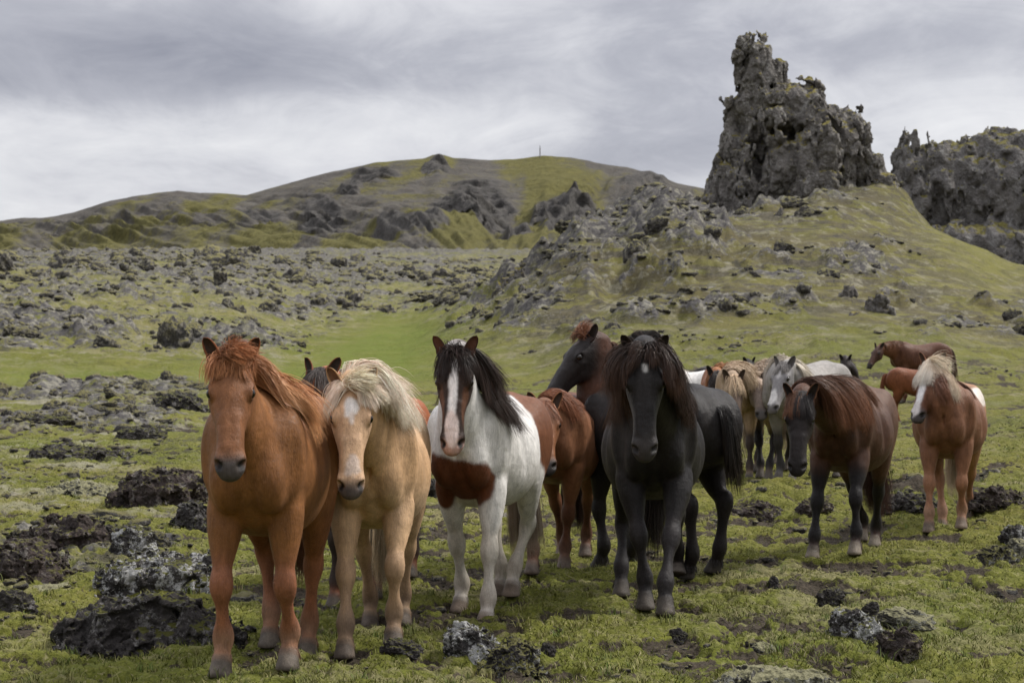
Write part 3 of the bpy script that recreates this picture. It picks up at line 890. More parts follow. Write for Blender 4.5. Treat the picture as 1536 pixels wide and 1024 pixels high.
def ground_fields(x, y):
    """height and cover masks of the ground at world x,y"""
    x = np.asarray(x, np.float64); y = np.asarray(y, np.float64)
    d = np.hypot(x, y)
    az = np.arctan2(x, y)
    px = PX0 + F_PX * np.tan(np.clip(az, -1.2, 1.2))
    dep = np.where(np.abs(az) < 0.7, np.maximum(y, 0.01), d)
    z = _interp2(px, dep)
    far_side = sstep(0.45, 0.9, np.abs(az))
    z = z * (1 - far_side) + far_side * np.clip(d - 20, 0, 999) * 0.03
    P = np.stack([x, y, np.zeros_like(x)], 1).astype(np.float32)
    fade = np.clip(dep / 40, 0, 1)
    n_big = fbm(P * 0.045, 4, 3); n_mid = fbm(P * 0.22, 4, 11); n_sm = fbm(P * 1.1, 4, 21)
    # --- where bare lava and rubble lies
    field = sstep(62, 95, dep) * sstep(900, 640, px) * (1 - 0.9 * np.clip(blob(px, dep, 560, 98, 130, .42) + .8 * blob(px, dep, 600, 130, 70, .3) + 0.8 * blob(px, dep, 640, 70, 120, .25), 0, 1))
    near_left = sstep(345, 250, px) * sstep(11.5, 14, dep) * sstep(75, 40, dep)
    tail_l = 0.5 * sstep(520, 300, px) * sstep(18, 24, dep) * sstep(70, 45, dep)
    hill = sstep(58, 80, dep) * sstep(700, 860, px)
    bank = np.clip(blob(px, dep, 1150, 19.6, 110, .075) + blob(px, dep, 1370, 19.2, 60, .07) + blob(px, dep, 1500, 18.5, 90, .08), 0, 1)
    right_far = sstep(24, 40, dep) * sstep(800, 1000, px) * 0.25
    rock = field * (0.44 + 1.0 * n_mid + 0.4 * n_big + .5 * n_sm + .25 * sstep(190, 260, dep) - .10) + near_left * (0.10 + 1.25 * n_mid + 0.5 * n_big) + tail_l * (0.0 + 1.2 * n_mid) \
        + hill * (0.06 + 0.75 * n_mid + 0.35 * n_big + 0.35 * n_sm + 0.95 * blob(px, dep, 1050, 112, 70, .26) + .25 * blob(px, dep, 950, 138, 90, .2)) + right_far * (0.3 + 1.6 * n_mid + .8 * n_sm) + bank * (0.25 + 0.5 * n_sm)
    meadow = sstep(60, 30, dep) * sstep(-200, 420, px)
    rock = rock - 0.15 * meadow
    # smooth yellow-green flank on the right of the hill
    flank = blob(px, dep, 1480, 118, 120, .28)
    rock = np.clip(rock - 0.9 * flank, 0, 1)
    lush = np.clip(blob(px, dep, 560, 88, 110, .30) + .85 * blob(px, dep, 600, 118, 60, .30) + 0.9 * blob(px, dep, 470, 66, 160, .14) + 0.8 * blob(px, dep, 80, 62, 220, .10)
                   + 0.5 * blob(px, dep, 60, 31, 130, .10) + 0.35 * blob(px, dep, 200, 9.2, 260, .16) + 0.35 * blob(px, dep, 1350, 9.6, 380, .2), 0, 1)
    # --- relief
    spur_w = np.clip(blob(px, dep, 900, 120, 165, .36) + .9 * blob(px, dep, 1040, 112, 60, .2), 0, 1)
    spr = ridged(P * np.array([.115, .060, 1], np.float32) + .2, 4, 151)
    z = z + spur_w * 4.2 * np.clip(spr, -.5, 1)
    rock = np.clip(rock + spur_w * (.75 * sstep(.22, .6, spr + .5 * n_sm + .3 * n_mid)), 0, 1)
    rug = rock
    rel = 0
    far_w = sstep(30, 80, dep)
    r1 = ridged(P * np.array([.16, .16, 1], np.float32), 4, 41); r2 = fbm(P * 0.6, 4, 47)
    rel = rel + far_w * (rug * (0.65 * r1 + 0.55 * r2 + .30 * n_sm) + 0.30 * n_mid * hill + 0.25 * n_mid * field)
    w1, w2, wid = worley(np.stack([x * 1.0, y * 0.8, np.zeros_like(x)], 1) * 0.55 + 0.35 * n_mid[:, None], 7)
    blocks = np.clip(w2 - w1, 0, .6)
    rel = rel + rug * sstep(12, 25, dep) * (blocks * 0.55 * (0.3 + wid)) * np.clip(dep / 60, .35, 1.4)
    nearw = sstep(90, 20, dep)
    hum = fbm(P * 2.4, 3, 61); tuft = fbm(P * 7.5, 3, 67); fine = ridged(P * 16, 2, 71)
    soil_n = fbm(P * np.array([1.5, 1.9, 1], np.float32), 5, 81, .62)
    soil = sstep(0.07, 0.24, soil_n - 0.42 * tuft - 0.25 * hum - 0.10 * fine) * sstep(80, 40, dep) * (1 - 0.7 * lush)
    herd = sstep(300, 420, px) * sstep(1520, 1440, px) * sstep(8.0, 9.5, dep) * sstep(24, 17, dep)
    soil = np.clip(soil + .75 * herd * sstep(.12, .36, fbm(P * np.array([2.3, 2.6, 1], np.float32), 4, 83) - .3 * tuft), 0, 1)
    soil = np.clip(soil + 0.9 * bank * sstep(-.1, .3, n_sm), 0, 1)
    rel = rel + nearw * (0.034 * n_sm + 0.050 * hum + 0.046 * tuft + 0.014 * fine - 0.035 * soil + rug * (0.16 * np.abs(n_sm) + 0.10 * hum + .05 * tuft))
    # the little bare bank behind the standing ponies: a step up
    rel = rel + bank * (0.10 + 0.10 * n_sm + .08 * hum)
    rel = rel + sstep(25, 60, dep) * (0.10 * n_sm + 0.16 * n_mid)
    gmoss = np.clip(0.5 + 0.9 * fbm(P * np.array([.5, .8, 1], np.float32), 3, 91) + 0.5 * field - 0.3 * lush, 0, 1)
    yell = np.clip(0.45 + 1.0 * fbm(P * 0.35, 3, 95) + 0.8 * flank + .25 * hill, 0, 1)
    z = z + 2.8 * blob(px, dep, 1335, 136, 55, .10)
    return z + rel, dict(mott=np.clip(.95 * field + .55 * hill + .30 * sstep(16, 34, dep) + .8 * near_left - .6 * lush - .5 * flank, 0, 1), hill=np.clip(hill - .9 * flank, 0, 1) + .35 * right_far, rock=rock, lush=lush, soil=soil, gmoss=gmoss, yell=yell)

def ground_z(x, y):
    z, _ = ground_fields(np.array([x], float), np.array([y], float))
    return float(z[0])

def on_ground(px, py, lift=0.0):
    """world point on the ground that shows at (px, py)"""
    d = CAM_H * F_PX / max(py - PY0, 4)
    for _ in range(14):
        g = ground_z((px - PX0) / F_PX * d, d) + lift
        d = 0.5 * d + 0.5 * (CAM_H - g) * F_PX / max(py - PY0, 4)
    return np.array([(px - PX0) / F_PX * d, d, ground_z((px - PX0) / F_PX * d, d)])

def grid_faces(n, m):
    i = np.arange(n - 1)[:, None] * m + np.arange(m - 1)[None]
    return np.stack([i, i + 1, i + m + 1, i + m], -1).reshape(-1, 4)

# ------------------------------------------------------------------ materials of the land
def rock_material(name, base=(.050, .047, .045), lichen=(.34, .34, .32), lichen_amt=0.5, moss=(.085, .085, .018), moss_amt=0.5, scale=1.0, dark=(.018, .016, .016)):
    m, t, b = material(name)
    tc = t.n('ShaderNodeTexCoord'); geo = t.n('ShaderNodeNewGeometry')
    v = tc.outputs['Object']
    n1 = t.noise(v, 3.0 * scale, 6, 0.65); n2 = t.noise(v, 14 * scale, 6, 0.7, 0.3); n3 = t.noise(v, 60 * scale, 4, 0.7)
    vo = t.vor(v, 22 * scale)
    c = t.mix(t.ramp(n2, [(.32, 0.0), (.66, 1.0)]), dark, base)
    c = t.mix(t.ramp(n1, [(.38, 0.0), (.64, .8)]), c, tuple(min(1, k * 1.55 + .004) for k in base))
    c = t.mix(t.ramp(n3, [(.40, .55), (.60, 0.0)]), c, dark)
    ln = t.math('ADD', t.math('MULTIPLY', t.noise(v, 7.5 * scale, 5, 0.75, .4), .75), t.math('MULTIPLY', n3, .25))
    lf = t.ramp(ln, [(.545 - .06 * lichen_amt, 0.0), (.60 - .05 * lichen_amt, min(1, .4 + lichen_amt))])
    c = t.mix(lf, c, lichen)
    sep = t.n('ShaderNodeSeparateXYZ'); t.l(geo.outputs['Normal'], sep.inputs[0])
    mf = t.math('ADD', t.math('MULTIPLY', sep.outputs['Z'], .55), t.math('MULTIPLY', t.noise(v, 4.2 * scale, 5, .7), 1.0))
    mf = t.ramp(mf, [(.98 - .22 * moss_amt, 0.0), (1.08 - .22 * moss_amt, 1.0)])
    mcol = t.mix(t.noise(v, 18 * scale, 4, .7), tuple(k * .45 for k in moss), tuple(k * 1.7 for k in moss))
    c = t.mix(mf, c, mcol)
    t.l(c, b.inputs['Base Color'])
    b.inputs['Roughness'].default_value = 0.9; b.inputs['Specular IOR Level'].default_value = 0.25
    hgt = t.math('ADD', t.math('MULTIPLY', n2, 1.0), t.math('MULTIPLY', n3, .45)); hgt = t.math('ADD', hgt, t.math('MULTIPLY', vo, .5))
    t.l(t.bump(hgt, 0.9, 0.055 / scale), b.inputs['Normal'])
    return m

def ground_material():
    m, t, b = material('turf_and_lava')
    geo = t.n('ShaderNodeNewGeometry'); v = geo.outputs['Position']
    cam = t.n('ShaderNodeTexCoord')
    A = {k: t.attr(k).outputs['Fac'] for k in ('rock', 'lush', 'soil', 'gmoss', 'yell', 'hill', 'mott')}
    nf = t.noise(v, 38, 5, .7); nm = t.noise(v, 7, 5, .65); nb = t.noise(v, 1.3, 5, .6); nl = t.noise(v, .35, 5, .62)
    dirt = t.mix(t.ramp(nf, [(.35, 0), (.65, 1)]), (.018, .014, .012), (.062, .048, .038))
    g = t.mix(t.ramp(nf, [(.30, 0), (.70, 1)]), (.042, .048, .009), (.140, .146, .026))
    g = t.mix(t.math('MULTIPLY', A['yell'], t.ramp(nm, [(.35, .15), (.65, .85)])), g, t.mix(nf, (.095, .085, .018), (.200, .178, .045)))
    gm = t.mix(t.ramp(nf, [(.3, 0), (.7, 1)]), (.092, .082, .042), (.240, .212, .125))
    f = t.math('ADD', A['gmoss'], t.math('MULTIPLY', t.math('SUBTRACT', nm, .5), 2.2)); f = t.math('ADD', f, t.math('MULTIPLY', t.math('SUBTRACT', nb, .5), 1.4))
    g = t.mix(t.ramp(f, [(.66, 0.0), (1.0, .60)]), g, gm)
    g = t.mix(t.math('MULTIPLY', A['lush'], t.ramp(nb, [(.30, .95), (.66, .45)])), g, t.mix(t.math('ADD', t.math('MULTIPLY', nf, .5), t.math('MULTIPLY', nm, .5)), (.030, .050, .007), (.150, .190, .024)))
    straw = t.ramp(t.noise(v, 21, 5, .75, .8), [(.56, 0.0), (.66, .65)])
    g = t.mix(straw, g, (.255, .225, .125))
    # bare earth
    n15 = t.noise(v, 15, 6, .72, .5)
    f = t.math('ADD', A['soil'], t.math('MULTIPLY', t.math('SUBTRACT', nm, .5), 1.2)); f = t.math('ADD', f, t.math('MULTIPLY', t.math('SUBTRACT', nf, .5), .9)); f = t.math('ADD', f, t.math('MULTIPLY', t.math('SUBTRACT', n15, .5), 2.0))
    g = t.mix(t.ramp(f, [(.38, 0.0), (.56, .95)]), g, dirt)
    # sheep-track steps on the hill: short level streaks of bare earth and stone
    st = t.noise(t.mapping(v, (.30, .22, 2.3)), 1.15, 6, .72, .35)
    st = t.math('MULTIPLY', t.ramp(st, [(.47, 0.0), (.52, .97)]), A['hill'])
    g = t.mix(st, g, t.mix(t.ramp(nm, [(.40, 0), (.62, 1)]), (.022, .020, .018), (.095, .088, .076)))
    br = t.ramp(t.noise(t.mapping(v, (.5, .5, 1.6)), .45, 5, .65), [(.45, 0.0), (.62, .65)])
    g = t.mix(t.math('MULTIPLY', t.math('ADD', t.math('MULTIPLY', br, .7), .36), A['hill']), g, (.088, .075, .034))
    # broken ground: dark blotches and pale moss tones side by side
    mo = t.noise(t.mapping(v, (1, .6, 1)), 1.1, 7, .74, .5); mo2 = t.noise(v, .42, 6, .7, .3)
    mf = t.math('ADD', t.math('MULTIPLY', mo, .7), t.math('MULTIPLY', mo2, .3))
    g = t.mix(t.math('MULTIPLY', A['mott'], t.ramp(mf, [(.53, 0.0), (.59, .85)])), g, t.mix(nm, (.13, .125, .085), (.27, .25, .185)))
    g = t.mix(t.math('MULTIPLY', A['mott'], t.ramp(mf, [(.40, .92), (.465, 0.0)])), g, t.mix(nm, (.020, .019, .019), (.055, .050, .046)))
    # lava showing through
    rk = t.mix(t.ramp(t.noise(v, 5, 6, .72), [(.34, 0), (.66, 1)]), (.030, .028, .028), (.105, .099, .096))
    rk = t.mix(t.ramp(t.noise(v, 2.4, 6, .75), [(.50, 0), (.60, .85)]), rk, (.220, .208, .165))
    rk = t.mix(t.ramp(t.noise(v, .9, 6, .75), [(.54, 0), (.64, .7)]), rk, (.115, .110, .040))
    f = t.math('ADD', A['rock'], t.math('MULTIPLY', t.math('SUBTRACT', nb, .5), 1.2)); f = t.math('ADD', f, t.math('MULTIPLY', t.math('SUBTRACT', nm, .5), 1.2))
    f = t.math('ADD', f, t.math('MULTIPLY', t.math('SUBTRACT', nl, .5), .8))
    g = t.mix(t.ramp(f, [(.40, 0.0), (.58, 1.0)]), g, rk)
    t.l(g, b.inputs['Base Color'])
    b.inputs['Roughness'].default_value = .95; b.inputs['Specular IOR Level'].default_value = .12
    h = t.math('ADD', t.math('MULTIPLY', nf, .35), t.math('MULTIPLY', nm, 1.0))
    n0 = t.bump(h, .7, .05)
    h2 = t.math('ADD', nb, t.math('MULTIPLY', t.noise(v, 2.8, 5, .7), .6))
    t.l(t.bump(h2, .55, .22, n0), b.inputs['Normal'])
    return m

def build_ground():
    fine = np.radians(np.arange(-19.5, 19.5001, 0.062))
    az = np.concatenate([np.radians(np.linspace(-180, -20, 70, endpoint=True)), fine, np.radians(np.linspace(20, 180, 70))])
    def geo(a, b, q): 
        n = int(math.log(b / a) / math.log(1 + q)); return a * (b / a) ** (np.arange(n) / n)
    rr = np.concatenate([geo(.4, 6.5, .06), geo(6.5, 32, .0031), geo(32, 135, .0052), geo(135, 440, .0085), geo(440, 721, .04)])
    R, A = np.meshgrid(rr, az, indexing='ij')
    X = (R * np.sin(A)).ravel(); Y = (R * np.cos(A)).ravel()
    Z, M = ground_fields(X, Y)
    me = new_mesh('ground', np.stack([X, Y, Z], 1), grid_faces(len(rr), len(az))[:, ::-1], True, M)
    return link('ground', me, ground_material(), kind='structure')

# ------------------------------------------------------------------ the mountain
CREST = np.array([(-500, 372), (-200, 350), (0, 331), (35, 326), (60, 327), (110, 319), (165, 301), (215, 292), (265, 286), (300, 290), (335, 290), (370, 293), (400, 284), (440, 273), (480, 262), (520, 253), (565, 244), (600, 241), (636, 238),
                  (648, 233), (658, 231), (668, 233), (680, 237), (735, 240), (770, 239), (800, 235.5), (815, 234), (855, 236), (900, 245), (940, 251), (975, 261), (1000, 269), (1015, 275), (1055, 283), (1150, 302), (1300, 322), (1536, 348), (1800, 372), (2200, 385)], float)
BLUFFS = [(715, 310, 52, 34, 20), (850, 322, 46, 30, 20), (775, 338, 24, 18, 12), (655, 248, 20, 16, 12), (527, 283, 16, 11, 11), (562, 263, 34, 13, 10), (965, 272, 38, 12, 9), (480, 330, 30, 34, 6), (620, 350, 50, 14, 7), (350, 330, 90, 10, 3)]
def build_mountain():
    px = np.linspace(-500, 2200, 760)
    cr = np.interp(px, CREST[:, 0], CREST[:, 1])
    cr = cr + 0.9 * fbm(np.stack([px * .05, px * 0, px * 0], 1), 4, 5)
    nt = 190
    t = np.concatenate([np.linspace(0, 1, nt), 1 + np.linspace(.02, .6, 14)])
    T, PXg = np.meshgrid(t, px, indexing='ij'); CRg = np.broadcast_to(cr, T.shape)
    d0, d1 = 690.0, 1500.0
    base_py = 393.0
    Tc = np.clip(T, 0, 1)
    # distance and apparent height of each slope point
    D = d0 + (d1 - d0) * (Tc ** 0.9)
    PYg = base_py + (CRg - base_py) * (Tc ** 1.12)
    X = (PXg - PX0) / F_PX * D; Z = CAM_H + (PY0 - PYg) / F_PX * D
    back = np.clip(T - 1, 0, 1)
    X = X * (1 + back * .4); D = D + back * 900; Z = Z - back * 140
    P = np.stack([X.ravel(), D.ravel(), Z.ravel()], 1)
    # gullies running down and to the left
    q = np.stack([(X + 0.55 * (D - 1100) * sstep(900, 500, PXg) - .12 * (D - 1100)).ravel() * .0105, D.ravel() * .0026, D.ravel() * 0], 1)
    gul = ridged(q, 4, 13); gul2 = fbm(q * np.array([3.1, 1.6, 1]), 4, 17)
    iso = fbm(P * .012, 5, 19); iso2 = fbm(P * .04, 4, 23)
    amp = (np.sin(np.clip(Tc, 0, 1) * math.pi) ** .8).ravel() + .03
    gul3 = ridged(q * np.array([5.2, 2.4, 1]), 4, 37)
    P[:, 2] += amp * (9 * gul + 5 * gul2 + 4.5 * gul3 + 3 * iso + 3 * iso2)
    P[:, 1] -= amp * (14 * gul + 9 * gul3)
    rock = np.zeros(len(P)); pxr, pyr = PXg.ravel(), PYg.ravel()
    for (bx, by, rx, ry, hgt) in BLUFFS:
        dx = pxr - bx; dy = pyr - by
        r = np.sqrt((dx / rx) ** 2 + (dy / ry) ** 2) + .50 * iso + .45 * iso2
        w = sstep(1.15, .75, r)
        rock = np.maximum(rock, w)
        wv = w * (T.ravel() < 1)
        P[:, 1] -= wv * hgt * (.5 + 1.0 * iso2 + .6 * gul3)
        P[:, 2] += wv * hgt * (.02 + .26 * iso2 + .22 * gul3)
    kk = 2.0 * sstep(780, 600, pxr) + .25
    sx = pxr + kk * (pyr - 240) * np.where(pxr > 820, -1.2, 1.0)
    strip = fbm(np.stack([sx * .022, pyr * .010, sx * 0], 1) + .25 * iso[:, None], 4, 29)
    right = sstep(430, 640, pxr)
    low_l = sstep(345, 385, pyr + 25 * iso) * sstep(40, 120, pxr) * sstep(520, 400, pxr)
    green = .56 + 1.5 * strip + .45 * iso + .35 * iso2 + .20 * right + .20 * low_l - .18 * sstep(160, 20, pxr) + .22 * gul3 - .35 * sstep(22, 0, pyr - CRg.ravel()) - .12 * (1 - right) * (1 - low_l)
    green = np.clip(green - 1.2 * rock, 0, 1)
    me = new_mesh('mountain', P, grid_faces(len(t), len(px))[:, ::-1], True, {'green': green, 'rock': rock})
    m, tt, b = material('mountain_scree')
    v = tt.n('ShaderNodeNewGeometry').outputs['Position']
    n1 = tt.noise(v, .035, 6, .68); n2 = tt.noise(v, .18, 6, .7)
    scree = tt.mix(tt.ramp(n1, [(.35, 0), (.65, 1)]), (.068, .064, .058), (.116, .108, .096))
    scree = tt.mix(tt.ramp(n2, [(.5, 0), (.72, .5)]), scree, (.115, .090, .068))
    gr = tt.mix(tt.ramp(n2, [(.3, 0), (.7, 1)]), (.080, .077, .027), (.146, .132, .048))
    f = tt.math('ADD', tt.attr('green').outputs['Fac'], tt.math('MULTIPLY', tt.math('SUBTRACT', n1, .5), .9)); f = tt.math('ADD', f, tt.math('MULTIPLY', tt.math('SUBTRACT', n2, .5), 1.5)); f = tt.math('ADD', f, tt.math('MULTIPLY', tt.math('SUBTRACT', tt.noise(v, .55, 5, .7), .5), .8))
    c = tt.mix(tt.ramp(f, [(.18, 0), (.80, .92)]), scree, gr)
    rk = tt.mix(tt.ramp(n2, [(.35, 0), (.65, 1)]), (.046, .044, .042), (.105, .100, .094))
    f = tt.math('ADD', tt.attr('rock').outputs['Fac'], tt.math('MULTIPLY', tt.math('SUBTRACT', n2, .5), .9))
    c = tt.mix(tt.ramp(f, [(.40, 0), (.78, .85)]), c, rk)
    tt.l(c, b.inputs['Base Color']); b.inputs['Roughness'].default_value = 1; b.inputs['Specular IOR Level'].default_value = .05
    h = tt.math('ADD', n2, tt.math('MULTIPLY', n1, 2.0))
    tt.l(tt.bump(h, .8, 5.0), b.inputs['Normal'])
    return link('mountain', me, m, kind='structure')

def build_mast():
    """thin mast on the mountain top, hollow lattice reduced to legs, braces and dish drums"""
    d = 1490.0
    p = at(810, 236, d)
    root = link('radio_mast', None, None, None, 'thin radio mast standing on the summit of the far mountain', 'mast', loc=p)
    m, t, b = material('mast_steel'); b.inputs['Base Color'].default_value = (.16, .15, .15, 1); b.inputs['Roughness'].default_value = .6
    def tube(name, pts, r, par):
        V, F = [], []
        for (x, y, z) in pts:
            for k in range(6): V.append((x + r * math.cos(k * 1.047), y + r * math.sin(k * 1.047), z))
        for i in range(len(pts) - 1):
            for k in range(6): F.append((i * 6 + k, i * 6 + (k + 1) % 6, (i + 1) * 6 + (k + 1) % 6, (i + 1) * 6 + k))
        return link(name, new_mesh(name, V, F), m, par)
    tube('pole', [(0, 0, -2), (0, 0, 4), (0, 0, 7.6)], .42, root)
    tube('antenna', [(0, 0, 7.6), (0, 0, 9.5)], .20, root)
    return root
# ------------------------------------------------------------------ rocks
def cube_sphere(n):
    g = np.linspace(-1, 1, n + 1); g = np.tan(g * math.pi / 4)
    U, Vv = np.meshgrid(g, g, indexing='ij')
    Vs, Fs, o = [], [], 0
    for ax in range(3):
        for s in (1, -1):
            p = np.zeros((n + 1, n + 1, 3)); p[..., ax] = s; p[..., (ax + 1) % 3] = U * s; p[..., (ax + 2) % 3] = Vv
            Vs.append(p.reshape(-1, 3)); Fs.append(grid_faces(n + 1, n + 1)[:, ::-1] + o)
            o += (n + 1) ** 2
    V = np.concatenate(Vs); F = np.concatenate(Fs)
    V /= np.linalg.norm(V, axis=1, keepdims=True)
    key = np.round(V * 1e5).astype(np.int64)
    _, idx, inv = np.unique(key, axis=0, return_index=True, return_inverse=True)
    inv = inv.reshape(-1)
    F = inv[F]
    V = V[idx]
    c = V[F].mean(1); n_ = np.cross(V[F[:, 1]] - V[F[:, 0]], V[F[:, 2]] - V[F[:, 0]])
    fl = (c * n_).sum(1) < 0
    F[fl] = F[fl][:, ::-1]
    return V, F
_CS = {}
def rock_shape(seed, dims, n=24, rough=1.0, facets=14, sharp=0.5):
    """angular lump cut by random planes, broken up by noise; dims = full width, depth, height, sunk a little"""
    if n not in _CS: _CS[n] = cube_sphere(n)
    S, F = _CS[n]
    rng = np.random.default_rng(seed)
    N = rng.normal(size=(facets, 3)); N /= np.linalg.norm(N, axis=1, keepdims=True)
    H = 0.62 + 0.33 * rng.random(facets)
    dt = S @ N.T
    r = np.where(dt > 0.05, H / np.maximum(dt, .05), 9).min(1)
    r = np.minimum(r, 1.15)
    r = sharp * r + (1 - sharp) * 0.85
    V = S * r[:, None]
    o = rng.random(3) * 50
    asp = np.asarray(dims, float) / np.max(dims); asp = np.maximum(asp, .35)
    S0, S, V = S, S * asp, V * asp
    dd = .26 * fbm(S * 1.9 + o, 3, seed) + rough * (.17 * ridged(V * 2.6 + o, 4, seed + 1) + .12 * fbm(V * 7 + o, 4, seed + 2))
    if n >= 40:
        w1, w2, _ = worley(V * 5 + o + .2 * fbm(V * 5 + o, 2, seed)[:, None], seed)
        dd += rough * (.10 * np.clip(w2 - w1, 0, .5) - .03) + rough * .035 * ridged(V * 17 + o, 3, seed + 5) - rough * .05 * sstep(.28, .10, worley(V * 11 + o, seed + 8)[0])
    S, V = S0, V / asp
    V = V + S * dd[:, None]
    V = V / np.abs(V).max(0)
    return V * (np.asarray(dims) / 2), F

ROCK_M = {}
def rocks_setup():
    ROCK_M['lava'] = rock_material('lava_rock', (.052, .046, .043), (.30, .29, .28), .18, (.070, .070, .014), .35, 1.0)
    ROCK_M['lichen'] = rock_material('lichen_rock', (.055, .050, .047), (.42, .42, .41), 1.0, (.080, .080, .016), .45, 1.2)
    ROCK_M['red'] = rock_material('cinder_rock', (.060, .044, .038), (.28, .26, .24), .12, (.085, .080, .018), .35, 1.0)
    ROCK_M['mossy'] = rock_material('mossy_rock', (.055, .050, .046), (.33, .33, .30), .55, (.110, .104, .036), 1.25, 1.0)
    ROCK_M['pale'] = rock_material('pale_moss_rock', (.100, .095, .080), (.36, .355, .31), 1.0, (.200, .190, .110), 1.3, 1.3)
    ROCK_M['field'] = rock_material('field_lava', (.066, .061, .056), (.22, .205, .165), .55, (.130, .118, .050), .78, .8, (.022, .021, .021))
    ROCK_M['cliff'] = rock_material('cliff_rock', (.150, .141, .133), (.24, .235, .225), .35, (.130, .115, .032), .60, .16, (.055, .050, .048))
    ROCK_M['crag'] = rock_material('crag_rock', (.165, .153, .140), (.29, .28, .26), .35, (.165, .140, .034), .65, .22, (.060, .054, .050))

def lava_rock(px, py, wpx, hpx, mat, label, seed, depth):
    """a lump of several fused blocks, rough all over, bedded in the turf where its foot shows"""
    p = on_ground(px, py); s = p[1] / F_PX; w, h = wpx * s * .88, hpx * s * .76
    rng = np.random.default_rng(seed)
    c0 = np.array([p[0], p[1] + w * depth * .35, 0]); c0[2] = min(p[2], ground_z(c0[0], c0[1]))
    els = [(np.array([0, 0, h * .18]), np.array([w * .40, w * depth * .42, h * .62]))]
    for _ in range(6):
        u, v = rng.uniform(-.36, .36), rng.uniform(-.30, .30)
        rr = rng.uniform(.16, .27)
        top = (1 - (abs(u) / .5) ** 2.0) * rng.uniform(.55, .95)
        els.append((np.array([u * w, v * w * depth, h * top * .45]), np.array([rr * w, rr * w * depth, h * top * .55 + .02])))
    els.append((np.array([0, 0, -h * .12]), np.array([w * .49, w * depth * .48, h * .30])))
    amp = .34 * h + .03 * w; fs = 1.15 / (h * .8 + .12 * w)
    off = rng.random(3).astype(np.float32) * 40
    def fun(P):
        d = np.full(len(P), 9.0, np.float32)
        for c, r in els:
            k = ((np.abs((P - c) / r) + 1e-6) ** 2.6).sum(1) ** (1 / 2.6)
            d = smin(d, ((k - 1) * r.min()).astype(np.float32), .25 * h)
        near = np.nonzero(np.abs(d) < amp * 1.5)[0]
        if len(near):
            Q = P[near] * fs + off
            wz = .4 * fbm(Q, 2, seed + 3)
            w1, w2, wid = worley(Q * 1.6 + wz[:, None], seed); w3, w4, wid2 = worley(Q * 4.4 + wz[:, None], seed + 9)
            dis = .40 * fbm(Q * 1.0, 3, seed + 1) + .34 * ridged(Q * 2.0, 4, seed + 2) + .55 * facets(Q * 1.5, seed + 4) + .35 * facets(Q * 3.6, seed + 5) + .12 * np.clip(w2 - w1, 0, .5) + .26 * (wid2 - .5) - .22 * sstep(.30, .12, w3) + .20 * fbm(Q * 9, 3, seed + 7)
            d[near] -= (dis * amp * .62).astype(np.float32)
        return d
    lo = np.min([c - r for c, r in els], 0) - amp * .8; hi = np.max([c + r for c, r in els], 0) + amp * .8
    lo[2] = max(lo[2], -h * .35)
    V, F = mesh_field(fun, lo, hi, max(w / 75, .0045 * p[1] / 9))
    z = np.zeros(len(V))
    F = F[:, ::-1] if False else F
    return link('rock', new_mesh('rock', V, F, True), ROCK_M[mat], None, label, 'rock', loc=c0)

def rock_at(name, px, py, wpx, hpx, mat, label, seed, depth=.8, n=24, rough=1.0, group=None, cat='rock', sink=.55, rot=None, sharp=.5, facets=14, tiltz=0.0):
    """a rock whose foot shows at (px, py), wpx wide and hpx high in the photograph, lying on the ground there"""
    p = on_ground(px, py); d = p[1]; s = d / F_PX
    w, h = wpx * s, hpx * s
    V, F = rock_shape(seed, (w, w * depth, h * (1 + sink)), n, rough, facets, sharp)
    flare = np.clip(-V[:, 2] / (h * .6), 0, 1) ** 1.5
    V[:, :2] *= (1 + .22 * flare)[:, None]
    tl = np.random.default_rng(seed + 7).normal(size=2) * .12
    V[:, 2] += V[:, 0] * tl[0] * min(1, h / w * 2) + V[:, 1] * tl[1]
    V = V + np.array([0, 0, h * .5 - h * sink * .5])
    c = np.array([p[0], p[1] + w * depth * .35, ground_z(p[0], p[1] + w * depth * .35)])
    me = new_mesh(name, V, F, True)
    o = link(name, me, ROCK_M[mat], None, label, cat, group, loc=c)
    return o

